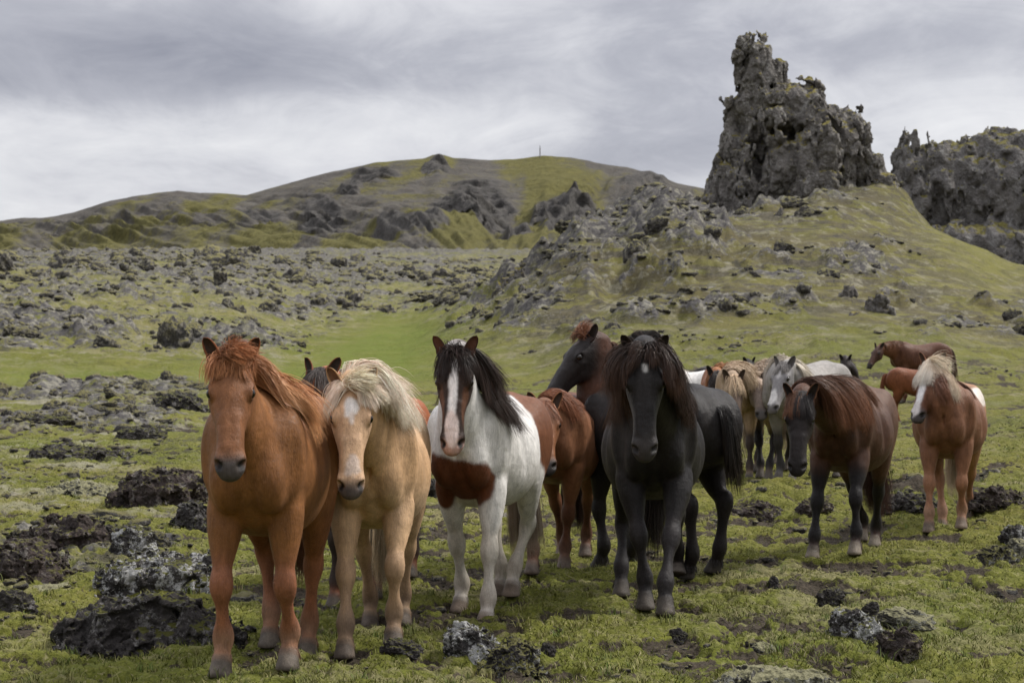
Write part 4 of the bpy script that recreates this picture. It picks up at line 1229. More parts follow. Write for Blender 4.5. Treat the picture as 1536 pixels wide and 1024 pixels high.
FRONT_ROCKS = [
    # px, py(foot), w, h, material, label, seed, depth, n
    (205, 982, 262, 92, 'lava', 'large jagged black lava rock lying in the grass beside the chestnut pony', 11, .55, 76),
    (236, 895, 190, 74, 'lichen', 'dark rock with green moss and pale lichen patches, behind the jagged black rock', 12, .6, 64),
    (240, 762, 150, 80, 'red', 'tall dark brown lava boulder with a flat top behind the chestnut pony', 13, .7, 56),
    (92, 815, 150, 74, 'red', 'broad dark lava boulder at the head of the rubble heap', 14, .7, 56),
    (30, 872, 150, 70, 'red', 'reddish brown cinder mound cut by the edge of the picture', 15, .8, 56),
    (18, 915, 70, 34, 'lava', 'low dark stone under the reddish cinder mound', 16, .8, 40),
    (170, 812, 120, 34, 'lava', 'long low lava slab between two dark boulders', 17, .7, 44),
    (196, 840, 80, 40, 'lichen', 'small grey lichen spotted rock above the mossy dark rock', 18, .7, 40),
    (120, 742, 120, 30, 'pale', 'pale grey moss covered ledge before the flat topped boulder', 19, .8, 44),
    (60, 890, 110, 22, 'pale', 'flat pale moss hump beside the reddish cinder mound', 20, .8, 40),
    (286, 790, 80, 46, 'lava', 'dark lava lump half hidden behind the chestnut pony', 22, .8, 44),
    (305, 890, 60, 40, 'lava', 'small black rock tucked beside the chestnut front leg', 23, .8, 40),
    (704, 1001, 92, 78, 'lichen', 'upright black rock crusted with white lichen at the front of the meadow', 31, .75, 80),
    (765, 1001, 92, 48, 'mossy', 'mossy broken rock ridge trailing right from the white lichen rock', 32, .6, 56),
    (823, 984, 26, 23, 'lava', 'single small round black stone right of the white lichen rock', 33, .8, 32),
    (600, 988, 72, 22, 'lava', 'low dark stone beside the palomino front hoof', 34, .7, 40),
    (1283, 954, 74, 42, 'lichen', 'black rock with white streaks in the turf below the brown pony', 41, .7, 60),
    (1353, 990, 64, 48, 'red', 'dark porous lava lump right of the white streaked rock', 42, .8, 56),
    (1246, 914, 48, 26, 'lava', 'small dark stone with a bare hollow beside it', 43, .8, 40),
    (1309, 922, 34, 30, 'lava', 'pointed dark stone behind the white streaked rock', 44, .8, 40),
    (1365, 945, 100, 26, 'pale', 'long pale moss hump behind the porous lava lump', 45, .6, 40),
    (1161, 886, 19, 17, 'lava', 'tiny dark stone alone in the turf', 46, .8, 28),
    (1495, 892, 28, 15, 'lava', 'small flat dark stone near the edge of the meadow', 47, .8, 28),
    (1500, 848, 74, 38, 'mossy', 'moss topped grey boulder at the side of the meadow', 48, .75, 48),
    (1527, 816, 56, 32, 'lichen', 'rounded pale lichen boulder behind the moss topped one', 49, .8, 40),
    (1530, 846, 44, 24, 'pale', 'pale grey stone beside the moss topped boulder', 50, .8, 36),
    (1165, 1034, 190, 36, 'pale', 'wide pale grey moss covered rock at the bottom of the picture', 51, .5, 64),
    (1150, 978, 44, 18, 'pale', 'low pale stone right of the black pony hooves', 52, .8, 32),
    (1020, 966, 38, 22, 'lava', 'dark crumbly stone in front of the black pony', 53, .8, 36),
    (1372, 770, 84, 34, 'lava', 'long black lava slab behind the brown pony', 54, .6, 48),
    (1140, 776, 90, 34, 'red', 'dark earthy lava bank with moss right of the black pony', 55, .6, 48),
    (1225, 768, 60, 28, 'red', 'dark earthy lump on the bank behind the brown pony legs', 56, .7, 40),
    (1500, 768, 90, 34, 'red', 'dark earthy lava bank right of the blond maned pony', 57, .6, 48),
    (1468, 662, 30, 16, 'lava', 'small dark stone just right of the blond maned pony belly', 58, .8, 28),
    (650, 748, 60, 30, 'lava', 'dark stones showing between the palomino and the pinto', 59, .8, 40),
    (215, 660, 92, 22, 'lava', 'low dark outcrop in the meadow left of the chestnut pony', 60, .6, 40),
    (100, 690, 150, 30, 'lava', 'long low lava outcrop across the left meadow', 61, .6, 44),
    (60, 640, 110, 26, 'lava', 'grey lava outcrop farther up the left meadow', 62, .6, 40),
    (262, 615, 90, 34, 'lava', 'dark heap of lava blocks just behind the chestnut pony head', 63, .7, 44),
]
def build_front_rocks():
    for (px, py, w, h, mt, lab, sd, dep, n) in FRONT_ROCKS:
        if n >= 44: lava_rock(px, py, w, h, mt, lab, sd, dep)
        else: rock_at('rock', px, py, w, h, mt, lab, sd, dep, n)

def field_points(rng, n, dmin, dmax, thr, pxr=(-60, 1620)):
    """random ground points where lava shows, even in the picture"""
    px = rng.uniform(*pxr, n); d = dmin * (dmax / dmin) ** rng.random(n)
    x = (px - PX0) / F_PX * d
    z, M = ground_fields(x, d)
    keep = (M['rock'] + .35 * fbm(np.stack([x * .4, d * .4, x * 0], 1), 3, 77)) > thr
    return x[keep], d[keep], z[keep], px[keep]

def build_field_rocks():
    rng = np.random.default_rng(5)
    protos = [rock_shape(300 + k, (1, .85, .72), 4, .9, 12, .8) for k in range(9)]
    hi = [new_mesh('stone', *rock_shape(340 + k, (1, .85, .75), 20, 1.0, 12, .7), True) for k in range(8)]
    for me in hi: me.materials.append(ROCK_M['field'])
    x, d, z, px = field_points(rng, 30000, 15, 370, .40)
    size = np.exp(rng.normal(size=len(x)) * .62) * np.clip(d * .0031, .06, .75)
    shown = size / d
    # keep the horses' own meadow clear of blocks
    ok = ~((d < 30) & (px > 330) & (px < 1480))
    x, d, z, px, size, shown = (a[ok] for a in (x, d, z, px, size, shown))
    order = np.argsort(-shown)
    top = order[:230]
    for i in top:
        me = hi[int(rng.integers(8))]
        left = px[i] < 760
        lab = ('rough grey lava stone bedded in the mossy lava field' if d[i] > 60 else 'rough dark lava stone lying in the left meadow rubble') if left else \
              ('rough grey stone scattered on the slope below the rock tower' if d[i] > 45 else 'rough dark stone lying in the meadow behind the herd')
        o = link('lava_stone', me, None, None, lab, 'rock', {'b': 'stones bedded in the lava field', 'l': 'stones lying in the left meadow', 's': 'stones on the slope', 'm': 'stones behind the herd'}['b' if 'bedded' in lab else 's' if 'slope' in lab else 'l' if 'left' in lab else 'm'],
                 loc=(x[i], d[i], z[i] - size[i] * .05))
        o.scale = (size[i] * rng.uniform(.9, 1.6), size[i], size[i] * rng.uniform(.7, 1.5)); o.rotation_euler = (rng.normal() * .3, rng.normal() * .3, rng.random() * 6.28)
    rest = order[230:]
    Vs, Fs, o = [], [], 0
    for i in rest:
        V, F = protos[int(rng.integers(9))]
        a = rng.random() * 6.283; c, s = math.cos(a), math.sin(a)
        W = V * (size[i] * np.array([rng.uniform(.8, 1.5), 1, rng.uniform(.5, 1.3)]))
        W = np.stack([W[:, 0] * c - W[:, 1] * s + x[i], W[:, 0] * s + W[:, 1] * c + d[i], W[:, 2] + z[i] - size[i] * .06], 1)
        Vs.append(W); Fs.append(F + o); o += len(V)
    # pebbles and clods through the near meadow
    n = 6500
    ppx = rng.uniform(-60, 1600, n); pd = 7.5 * (40 / 7.5) ** rng.random(n); xx = (ppx - PX0) / F_PX * pd
    zz, M = ground_fields(xx, pd)
    k = (M['soil'] + M['rock'] + .25 * rng.random(n) + .30 * sstep(360, 200, ppx) * sstep(9, 10.5, pd)) > .45
    for X, Y, Zz, D in zip(xx[k], pd[k], zz[k], pd[k]):
        V, F = protos[int(rng.integers(9))]
        s_ = .0024 * D * math.exp(rng.normal() * .6); a = rng.random() * 6.283; c, s = math.cos(a), math.sin(a)
        W = V * s_ * np.array([1.2, 1, .8])
        W = np.stack([W[:, 0] * c - W[:, 1] * s + X, W[:, 0] * s + W[:, 1] * c + Y, W[:, 2] + Zz + s_ * .1], 1)
        Vs.append(W); Fs.append(F + o); o += len(V)
    me = new_mesh('lava_rubble', np.concatenate(Vs), np.concatenate(Fs), True)
    link('lava_rubble', me, ROCK_M['field'], None, 'scattered lava rubble and clods through turf and lava field', 'rubble', kind='stuff')

# ------------------------------------------------------------------ crags built as solid fields
def crag_mesh(name, blobs, cuts, h, D0, amp, fs, seed, label, cat, mat='crag', stretch=(1, 1, .55)):
    """blobs: px, py, rx_px, rz_px, depth_m, ry_m at distance D0"""
    s = D0 / F_PX
    els = [(at(px, py, D0) + np.array([0, dep, 0]), np.array([rx * s, ry, rz * s])) for (px, py, rx, rz, dep, ry) in blobs]
    org = np.array([np.mean([e[0][0] for e in els]), D0, min(e[0][2] - e[1][2] for e in els)])
    els = [(c - org, r) for c, r in els]
    cs = [(at(px, py, D0) + np.array([0, dep, 0]) - org, np.array([rx * s, ry, rz * s])) for (px, py, rx, rz, dep, ry) in cuts]
    st = np.asarray(stretch, np.float32)
    def fun(P):
        d = np.full(len(P), 1e3, np.float32)
        for c, r in els:
            q = np.abs((P - c) / r) + 1e-6
            k = (q ** 3.0).sum(1) ** (1 / 3.0)
            d = smin(d, ((k - 1) * r.min()).astype(np.float32), .35 * amp)
        for c, r in cs:
            q = np.abs((P - c) / r) + 1e-6
            k = (q ** 2.0).sum(1) ** .5
            d = smax(d, (-(k - 1) * r.min()).astype(np.float32), .3 * amp)
        near = np.nonzero(np.abs(d) < amp * 1.6)[0]
        if len(near):
            Q = P[near] * fs * st
            wz = .5 * fbm(Q * .8, 2, seed + 3)
            w1, w2, wid = worley(Q * 1.05 + wz[:, None], seed)
            dis = .45 * fbm(Q * .7, 3, seed + 1) + .22 * ridged(Q * 1.3, 4, seed + 2) + .50 * facets(Q * .9 + .12 * wz[:, None], seed + 4) + .36 * facets(Q * 2.1 + .10 * wz[:, None], seed + 5) + .22 * facets(Q * 5.0, seed + 6) + .16 * fbm(Q * 7, 3, seed + 7) + .22 * np.clip(w2 - w1, 0, .5) - .36 * sstep(.10, .0, w2 - w1)
            d[near] -= (dis * amp * .72).astype(np.float32)
        return d
    lo = np.min([c - r for c, r in els], 0) - amp * .9; hi = np.max([c + r for c, r in els], 0) + amp * .9
    V, F = mesh_field(fun, lo, hi, h)
    # keep the largest connected shell only: tiny floating bits would hang in the air
    F2 = F; lab = np.arange(len(V))
    for _ in range(400):
        m = lab[F2].min(1)
        new = lab.copy()
        for k in range(4): np.minimum.at(new, F2[:, k], m)
        new = new[new]
        if (new == lab).all(): break
        lab = new
    cnt = np.bincount(lab); keep = lab == cnt.argmax()
    idx = np.cumsum(keep) - 1
    F = idx[F[keep[F].all(1)]]; V = V[keep]
    return link(name, new_mesh(name, V, F, True), ROCK_M[mat], None, label, cat, loc=org)

TOWER = [(1192, 246, 94, 94, 2.5, 4.5), (1195, 340, 120, 60, 3.5, 4.5), (1116, 300, 44, 76, 1.6, 3.0), (1114, 238, 26, 46, 1.5, 2.1), (1097, 152, 9, 9, 1.2, .7), (1114, 166, 17, 20, 1.4, 1.0), (1180, 162, 52, 40, 1.9, 2.8),
         (1222, 142, 19, 22, 1.8, 1.3), (1272, 222, 34, 56, 2.0, 2.3), (1262, 182, 20, 22, 1.9, 1.6), (1256, 200, 34, 36, 2.0, 2.0), (1294, 212, 18, 26, 2.0, 1.5), (1310, 250, 22, 26, 2.2, 1.5), (1330, 285, 26, 26, 2.6, 2.2), (1290, 300, 40, 26, 2.6, 2.5), (1129, 112, 17, 38, 1.4, 1.1), (1143, 100, 17, 34, 1.45, 1.1), (1150, 120, 24, 20, 1.5, 1.2), (1168, 98, 9, 8, 1.5, .6), (1137, 80, 9, 18, 1.4, .7), (1115, 92, 8, 16, 1.4, .6),
         (1153, 100, 18, 11, 1.5, .75), (1072, 345, 26, 50, .8, 2.2), (1050, 395, 20, 46, .2, 2.0), (1168, 335, 15, 20, -2.5, 1.2), (1220, 250, 30, 60, -1.2, 2.0), (1160, 215, 22, 50, -.9, 1.4)]
TOWER_CUT = [(1134, 238, 9, 56, -1.2, 2.6), (1108, 190, 12, 9, -.2, 1.6), (1180, 200, 30, 5, -2.2, 1.4), (1204, 196, 20, 5, -2.0, 1.6), (1250, 215, 4, 30, -1.0, 1.6), (1146, 130, 14, 3, -.2, 1.2), (1138, 96, 3.5, 15, .5, .8)]
CLIFF = [(1372, 310, 22, 88, 2, 5), (1362, 330, 30, 60, 2, 5), (1405, 300, 40, 84, 3, 6), (1440, 300, 50, 84, 4, 6), (1470, 320, 60, 110, 4, 7), (1530, 330, 66, 132, 4, 8), (1610, 330, 80, 150, 4, 9), (1720, 330, 110, 165, 5, 10), (1440, 400, 90, 60, -2, 6), (1560, 420, 120, 70, -3, 8)]
CLIFF_CUT = [(1408, 330, 10, 26, -3, 3), (1480, 280, 24, 10, -3, 3.5), (1500, 370, 12, 30, -5, 4)]
CRAGS = [
    # px, py centre, rx, ry px, distance, label
    (1062, 385, 22, 44, 118, 'dark steep crag falling from the rock tower toward the valley'),
    (1036, 436, 17, 30, 106, 'dark stepped crag at the lower end of the steep crag'),
    (1098, 388, 16, 22, 116, 'small dark crag tucked right of the steep crag'),
    (1002, 356, 20, 16, 134, 'low grey crag on the ridge close under the squat one'),
    (952, 318, 19, 26, 142, 'pair of grey rock teeth on the ridge left of the tall rock tower'),
    (985, 322, 24, 18, 140, 'squat grey crag on the ridge just left of the rock tower foot'),
    (905, 352, 30, 18, 142, 'broken grey crag at the far end of the ridge'),
    (898, 408, 17, 30, 112, 'upright grey crag halfway down the green slope'),
    (773, 420, 20, 26, 118, 'dark leaning rock fin standing at the valley head'),
    (782, 452, 12, 26, 100, 'narrow dark rock slab below the leaning rock fin'),
    (826, 394, 22, 20, 136, 'dark rock outcrop at the low end of the ridge'),
    (1170, 332, 18, 24, 112, 'pale grey rock knob below the rock tower'),
    (1312, 464, 20, 30, 76, 'grey boulder stack on the open slope, the larger one'),
    (1278, 446, 16, 24, 80, 'grey boulder on the open slope left of the boulder stack'),
    (1284, 482, 20, 12, 72, 'low grey boulder at the foot of the boulder stack'),
    (1110, 452, 13, 20, 84, 'small grey crag among the stones of the slope'),
    (1010, 428, 18, 26, 100, 'dark broken crag on the slope under the rock tower'),
    (940, 440, 14, 20, 96, 'thin grey rock rib on the green slope'),
]
def build_crags():
    crag_mesh('rock_tower', TOWER, TOWER_CUT, .10, 130.0, .95, .50, 3, 'tall jagged grey rock tower with a narrow spire, crowning the green hill', 'rock tower')
    crag_mesh('cliff', CLIFF, [], .30, 215.0, 1.2, .34, 8, 'long dark rock cliff with green ledges behind the hill', 'cliff', 'cliff')
    for k, (px, py, rx, ry, D, lab) in enumerate(CRAGS):
        s = D / F_PX
        rng = np.random.default_rng(k + 60)
        bl = [(px, py + ry * .5, rx * .55, ry * 1.0, 0, rx * s * .6), (px - rx * .5, py + ry * 1.0, rx * .6, ry * .7, 0, rx * s * .6), (px + rx * .55, py + ry * 1.1, rx * .7, ry * .6, 0, rx * s * .6)]
        for _ in range(4):
            u, v = rng.uniform(-.7, .7), rng.uniform(-.2, .8)
            bl.append((px + u * rx, py + v * ry + abs(u) * ry * .5, rx * rng.uniform(.3, .5), ry * rng.uniform(.5, .8), rng.uniform(-.4, .4) * rx * s, rx * s * .45))
        # sink to the ground under it
        x, y, _ = at(px, py, D); zg = ground_z(x, y); foot = PY0 - (zg - CAM_H) / s
        if foot > py + ry: bl.append((px, (py + foot) / 2 + 4, rx * 1.25, (foot - py) / 2 + 8, .3 * rx * s, rx * s * .7))
        a = min(rx, ry) * s * .75
        crag_mesh('crag', bl, [], max(.10, min(rx, ry) * s / 9), D, a, .62 / a * .8, 100 + k, lab, 'crag')

# ------------------------------------------------------------------ turf
def build_grass(n=240000):
    rng = np.random.default_rng(9)
    px = rng.uniform(-40, 1576, n); d = 7.6 * (34 / 7.6) ** (rng.random(n) ** 1.15)
    x = (px - PX0) / F_PX * d; y = d
    z, M = ground_fields(x, y)
    P = np.stack([x, y, x * 0], 1)
    dens = fbm(P * 3.2, 3, 55)
    keep = (rng.random(n) < np.clip(.72 - .9 * M['soil'] - 1.1 * M['rock'] + 1.5 * dens, .03, 1))
    x, y, z, d, dens = x[keep], y[keep], z[keep], d[keep], dens[keep]
    lush = M['lush'][keep]; yel = M['yell'][keep]; gm = M['gmoss'][keep]
    n = len(x)
    h = (.006 + .012 * rng.random(n) + .020 * np.clip(dens, 0, 1) + .016 * lush * rng.random(n)) * (1 + .012 * d)
    tall = rng.random(n) < .02; h[tall] *= 2.1
    w = .0016 * (1 + .06 * d) * (.7 + .7 * rng.random(n))
    a = rng.random(n) * 6.283; lean = .3 + rng.random(n) * 1.5
    dx, dy = np.cos(a), np.sin(a); b = rng.random(n) * 6.283; bx, by = np.cos(b) * lean * h, np.sin(b) * lean * h
    base = np.stack([x, y, z - .004], 1)
    v0 = base + np.stack([dx * w, dy * w, 0 * w], 1); v1 = base - np.stack([dx * w, dy * w, 0 * w], 1)
    mid = base + np.stack([bx * .35, by * .35, h * .62], 1)
    v2 = mid - np.stack([dx * w * .7, dy * w * .7, 0 * w], 1); v3 = mid + np.stack([dx * w * .7, dy * w * .7, 0 * w], 1)
    v4 = base + np.stack([bx, by, h], 1)
    V = np.stack([v0, v1, v2, v3, v4], 1).reshape(-1, 3)
    i = np.arange(n)[:, None] * 5
    F = np.concatenate([i + np.array([[0, 1, 2]]), i + np.array([[0, 2, 3]]), i + np.array([[3, 2, 4]])])
    g1 = np.array([.056, .066, .010]); g2 = np.array([.158, .162, .027]); st = np.array([.26, .23, .11]); lu = np.array([.060, .105, .012])
    u = rng.random((n, 1))
    c = g1 * (1 - u) + g2 * u
    c = c * (1 - .5 * lush[:, None]) + lu * .5 * lush[:, None]
    dry = (rng.random(n) < .16 + .30 * gm * yel)[:, None]
    c = np.where(dry, st * (.5 + .6 * rng.random((n, 1))), c)
    C = np.repeat(c, 5, 0)
    # taller tufts, each a fan of bent blades
    nt, nb = 1500, 16
    tx = rng.uniform(-40, 1576, nt); td = 7.6 * (26 / 7.6) ** (rng.random(nt) ** 1.1); X = (tx - PX0) / F_PX * td
    zz, MM = ground_fields(X, td)
    kk = (MM['rock'] < .5) & (MM['soil'] < .6); X, td, zz = X[kk], td[kk], zz[kk]; nt = len(X)
    bx_ = np.repeat(X, nb) + rng.normal(size=nt * nb) * .022; by_ = np.repeat(td, nb) + rng.normal(size=nt * nb) * .022; bz_ = np.repeat(zz, nb)
    hh = np.repeat(.030 + .045 * rng.random(nt) ** 2, nb) * (.6 + .6 * rng.random(nt * nb)); aa = rng.random(nt * nb) * 6.283; ln = .35 + .9 * rng.random(nt * nb)
    ww = .0019 * (1 + .03 * by_); px_, py_ = np.cos(aa), np.sin(aa); B = np.stack([bx_, by_, bz_ - .006], 1)
    S1 = np.stack([-py_ * ww, px_ * ww, 0 * ww], 1); D1 = np.stack([px_ * hh * ln * .35, py_ * hh * ln * .35, hh * .65], 1); D2 = np.stack([px_ * hh * ln, py_ * hh * ln, hh], 1)
    V2 = np.stack([B + S1, B - S1, B + D1 - S1 * .7, B + D1 + S1 * .7, B + D2], 1).reshape(-1, 3)
    i2 = np.arange(nt * nb)[:, None] * 5 + len(V)
    F = np.concatenate([F, i2 + np.array([[0, 1, 2]]), i2 + np.array([[0, 2, 3]]), i2 + np.array([[3, 2, 4]])]); V = np.concatenate([V, V2])
    u = rng.random((nt, 1)); ct = np.array([.065, .100, .014]) * (1 - u) + np.array([.21, .19, .07]) * u
    ct = np.repeat(ct, nb, 0) * (.7 + .6 * rng.random((nt * nb, 1))); C = np.concatenate([C, np.repeat(ct, 5, 0)])
    m, t, b = material('grass_blades')
    t.l(t.attr('col').outputs['Color'], b.inputs['Base Color']); b.inputs['Roughness'].default_value = .7; b.inputs['Specular IOR Level'].default_value = .2
    link('grass', new_mesh('grass', V, F, False, {'col': C}), m, None, 'short mossy meadow turf around the ponies', 'grass', kind='stuff')
# ------------------------------------------------------------------ light, sky, camera
def build_world():
    w = bpy.data.worlds.new('World'); SC.world = w; w.use_nodes = True
    t = NT(w.node_tree); bg = w.node_tree.nodes['Background']
    sky = t.n('ShaderNodeTexSky', sky_type='NISHITA'); sky.sun_disc = False
    sky.sun_elevation = math.radians(SUN_EL); sky.sun_rotation = math.radians(SUN_ROT); sky.altitude = 100
    tc = t.n('ShaderNodeTexCoord'); v = tc.outputs['Generated']
    nrmv = t.n('ShaderNodeVectorMath', operation='NORMALIZE'); t.l(v, nrmv.inputs[0])
    sep = t.n('ShaderNodeSeparateXYZ'); t.l(nrmv.outputs[0], sep.inputs[0])
    zz = t.math('MAXIMUM', sep.outputs['Z'], 0.0)
    # project on a cloud deck
    k = t.math('DIVIDE', 1.0, t.math('ADD', zz, 0.34))
    pl = t.n('ShaderNodeVectorMath', operation='SCALE'); t.l(nrmv.outputs[0], pl.inputs[0]); t.l(k, pl.inputs['Scale'])
    p = t.mapping(pl.outputs[0], (1.0, 1.0, .5), (0, 0, math.radians(18)))
    n1 = t.noise(p, 2.2, 7, .58, .4); n2 = t.noise(p, 6.0, 7, .62, .7)
    f = t.math('ADD', t.math('MULTIPLY', n1, .60), t.math('MULTIPLY', n2, .40))
    # broad banks of darker cloud: direction, half width, strength
    def bank(px, py, wx, wz, s):
        u, q = (px - PX0) / F_PX, (PY0 - py) / F_PX
        az = t.math('DIVIDE', sep.outputs['X'], t.math('MAXIMUM', sep.outputs['Y'], .05)); el = t.math('DIVIDE', sep.outputs['Z'], t.math('MAXIMUM', sep.outputs['Y'], .05))
        a = t.math('DIVIDE', t.math('SUBTRACT', az, u), wx / F_PX); e = t.math('DIVIDE', t.math('SUBTRACT', el, q), wz / F_PX)
        r = t.math('ADD', t.math('MULTIPLY', a, a), t.math('MULTIPLY', e, e))
        g = t.math('DIVIDE', 1.0, t.math('ADD', 1.0, t.math('MULTIPLY', r, r)))
        g = t.math('MULTIPLY', g, t.math('GREATER_THAN', sep.outputs['Y'], 0.05))
        return t.math('MULTIPLY', g, s)
    for args in SKY_BANKS:
        f = t.math('ADD', f, bank(*args))
    col = t.ramp(f, SKY_RAMP)
    # an overcast vault grows brighter toward the zenith
    up = t.math('ADD', 1.0, t.math('MULTIPLY', t.math('SMOOTH_MIN', t.math('MAXIMUM', t.math('SUBTRACT', zz, .25), 0), 1.0), 2.7))
    # unseen heavier cloud, added behind the photographer to dim the frontal fill
    up = t.math('MULTIPLY', up, t.ramp(t.math('ADD', t.math('MULTIPLY', sep.outputs['Y'], .5), .5), [(.15, .85), (.55, 1.0)]))
    vs = t.n('ShaderNodeVectorMath', operation='SCALE'); t.l(col, vs.inputs[0]); t.l(up, vs.inputs['Scale'])
    s2 = t.n('ShaderNodeVectorMath', operation='SCALE'); t.l(sky.outputs[0], s2.inputs[0]); s2.inputs['Scale'].default_value = SKY_STRENGTH
    mx = t.mix(0.96, s2.outputs[0], vs.outputs[0])
    t.l(mx, bg.inputs['Color']); bg.inputs['Strength'].default_value = 1.0
    ld = bpy.data.lights.new('sun', 'SUN'); ld.energy = SUN_E; ld.angle = math.radians(SUN_ANGLE); ld.color = (1, .955, .89)
    so = bpy.data.objects.new('sun', ld); COL.objects.link(so)
    el, az = math.radians(SUN_EL), math.radians(SUN_ROT)
    sd = Vector((math.sin(az) * math.cos(el), math.cos(az) * math.cos(el), math.sin(el)))      # toward the sun
    so.rotation_euler = sd.to_track_quat('Z', 'Y').to_euler(); so.location = (0, 0, 60)

def build_camera():
    cd = bpy.data.cameras.new('camera'); co = bpy.data.objects.new('camera', cd); COL.objects.link(co)
    co.location = (0, 0, CAM_H); co.rotation_euler = (math.radians(90), 0, 0)
    cd.sensor_width = 36; cd.lens = 36 * F_PX / 1536
    cd.shift_y = (PY0 - 512) / 1536
    cd.clip_start = .1; cd.clip_end = 6000
    cd.dof.use_dof = True; cd.dof.focus_distance = 9.8; cd.dof.aperture_fstop = 8
    SC.camera = co
    vs = SC.view_settings; vs.view_transform = 'Standard'; vs.look = 'None'; vs.exposure = EXPOSURE; vs.gamma = 1
    SC.cycles.use_denoising = True
    SC.cycles.max_bounces = 6; SC.cycles.diffuse_bounces = 3; SC.cycles.glossy_bounces = 2

SUN_EL, SUN_ROT, SUN_E, SUN_ANGLE, SKY_STRENGTH, EXPOSURE = 50, 68, 1.5, 10, .08, 1.42
SKY_BANKS = [(180, 90, 300, 70, -.20), (520, 95, 300, 60, -.12), (60, 245, 260, 55, .03), (400, 190, 500, 60, .06), (790, 130, 120, 120, .08), (960, 235, 220, 30, -.08), (1420, 170, 220, 60, .10), (1000, 60, 300, 60, -.06), (1450, 40, 250, 50, -.03)]
_SG = 1.22 / 2 ** EXPOSURE
SKY_RAMP = [(p, tuple(c * _SG for c in col)) for p, col in ((.22, (.25, .255, .30)), (.40, (.39, .393, .435)), (.54, (.57, .570, .600)), (.70, (.72, .715, .728)))]
# ------------------------------------------------------------------ the herd
ONLY = None
def pony(label, scale, res, poll, nose, coat, ear_cols, front=None, hind=None, root=None, heading=0.0, lift=(0, 0, 0, 0), gait=(0, 0, 0, 0), seed=1, **kw):
    """front/hind: (left, right) hoof marks as (px, py); or root=(px, distance) with a heading (0 = toward the photographer, + = to the right)"""
    if ONLY and seed not in ONLY: return
    if front is not None:
        hv = [on_ground(*p) for p in (*front, *hind)]
        CF, CH = (hv[0] + hv[1]) / 2, (hv[2] + hv[3]) / 2
        f = nrm((CF - CH) * np.array([1, 1, 0]))
        r = (CF + CH) / 2 + f * 0.08 * scale
        r[2] = np.mean([h[2] for h in hv])
        for i, L in enumerate(lift): hv[i] = hv[i] + np.array([0, 0, L])
    else:
        px, d = root
        a = math.radians(heading); f = np.array([math.sin(a), -math.cos(a), 0])
        r = np.array([(px - PX0) / F_PX * d, d, 0]); r[2] = ground_z(r[0], r[1])
        l = np.array([-f[1], f[0], 0])
        hv = []
        for i, (x, y) in enumerate(((.385, .14), (.385, -.14), (-.545, .13), (-.545, -.13))):
            p = r + (f * (x + gait[i]) + l * y) * scale
            p[2] = ground_z(p[0], p[1]) + lift[i]; hv.append(p)
    theta = math.atan2(f[1], f[0])
    spec = dict(poll=at(*poll), nose=at(*nose), hooves=hv, lift=lift, coat=coat, ear_cols=ear_cols, seed=seed, **kw)
    return make_horse(spec, r, theta, scale, label, res)

def patch_ell(col, c, r, edge=.12, noise=.22, side=0):
    """coat patch: ellipsoid in the horse's own space with a ragged rim"""
    c = np.asarray(c, float); r = np.asarray(r, float)
    def f(V, I, n1, n2):
        q = np.sqrt((((V - c) / r) ** 2).sum(1)) + noise * n1 + .10 * n2
        w = sstep(1 + edge, 1 - edge, q)
        if side: w = w * (V[:, 1] * side > 0)
        w = w * (1 - np.clip(I['W']['head'] + I['W']['lid'], 0, 1))
        return col, w
    return f

def neck_from(col, t0, t1):
    def f(V, I, n1, n2):
        return col, sstep(t0, t1, I['tn'] + .07 * n1) * I['W']['neck']
    return f

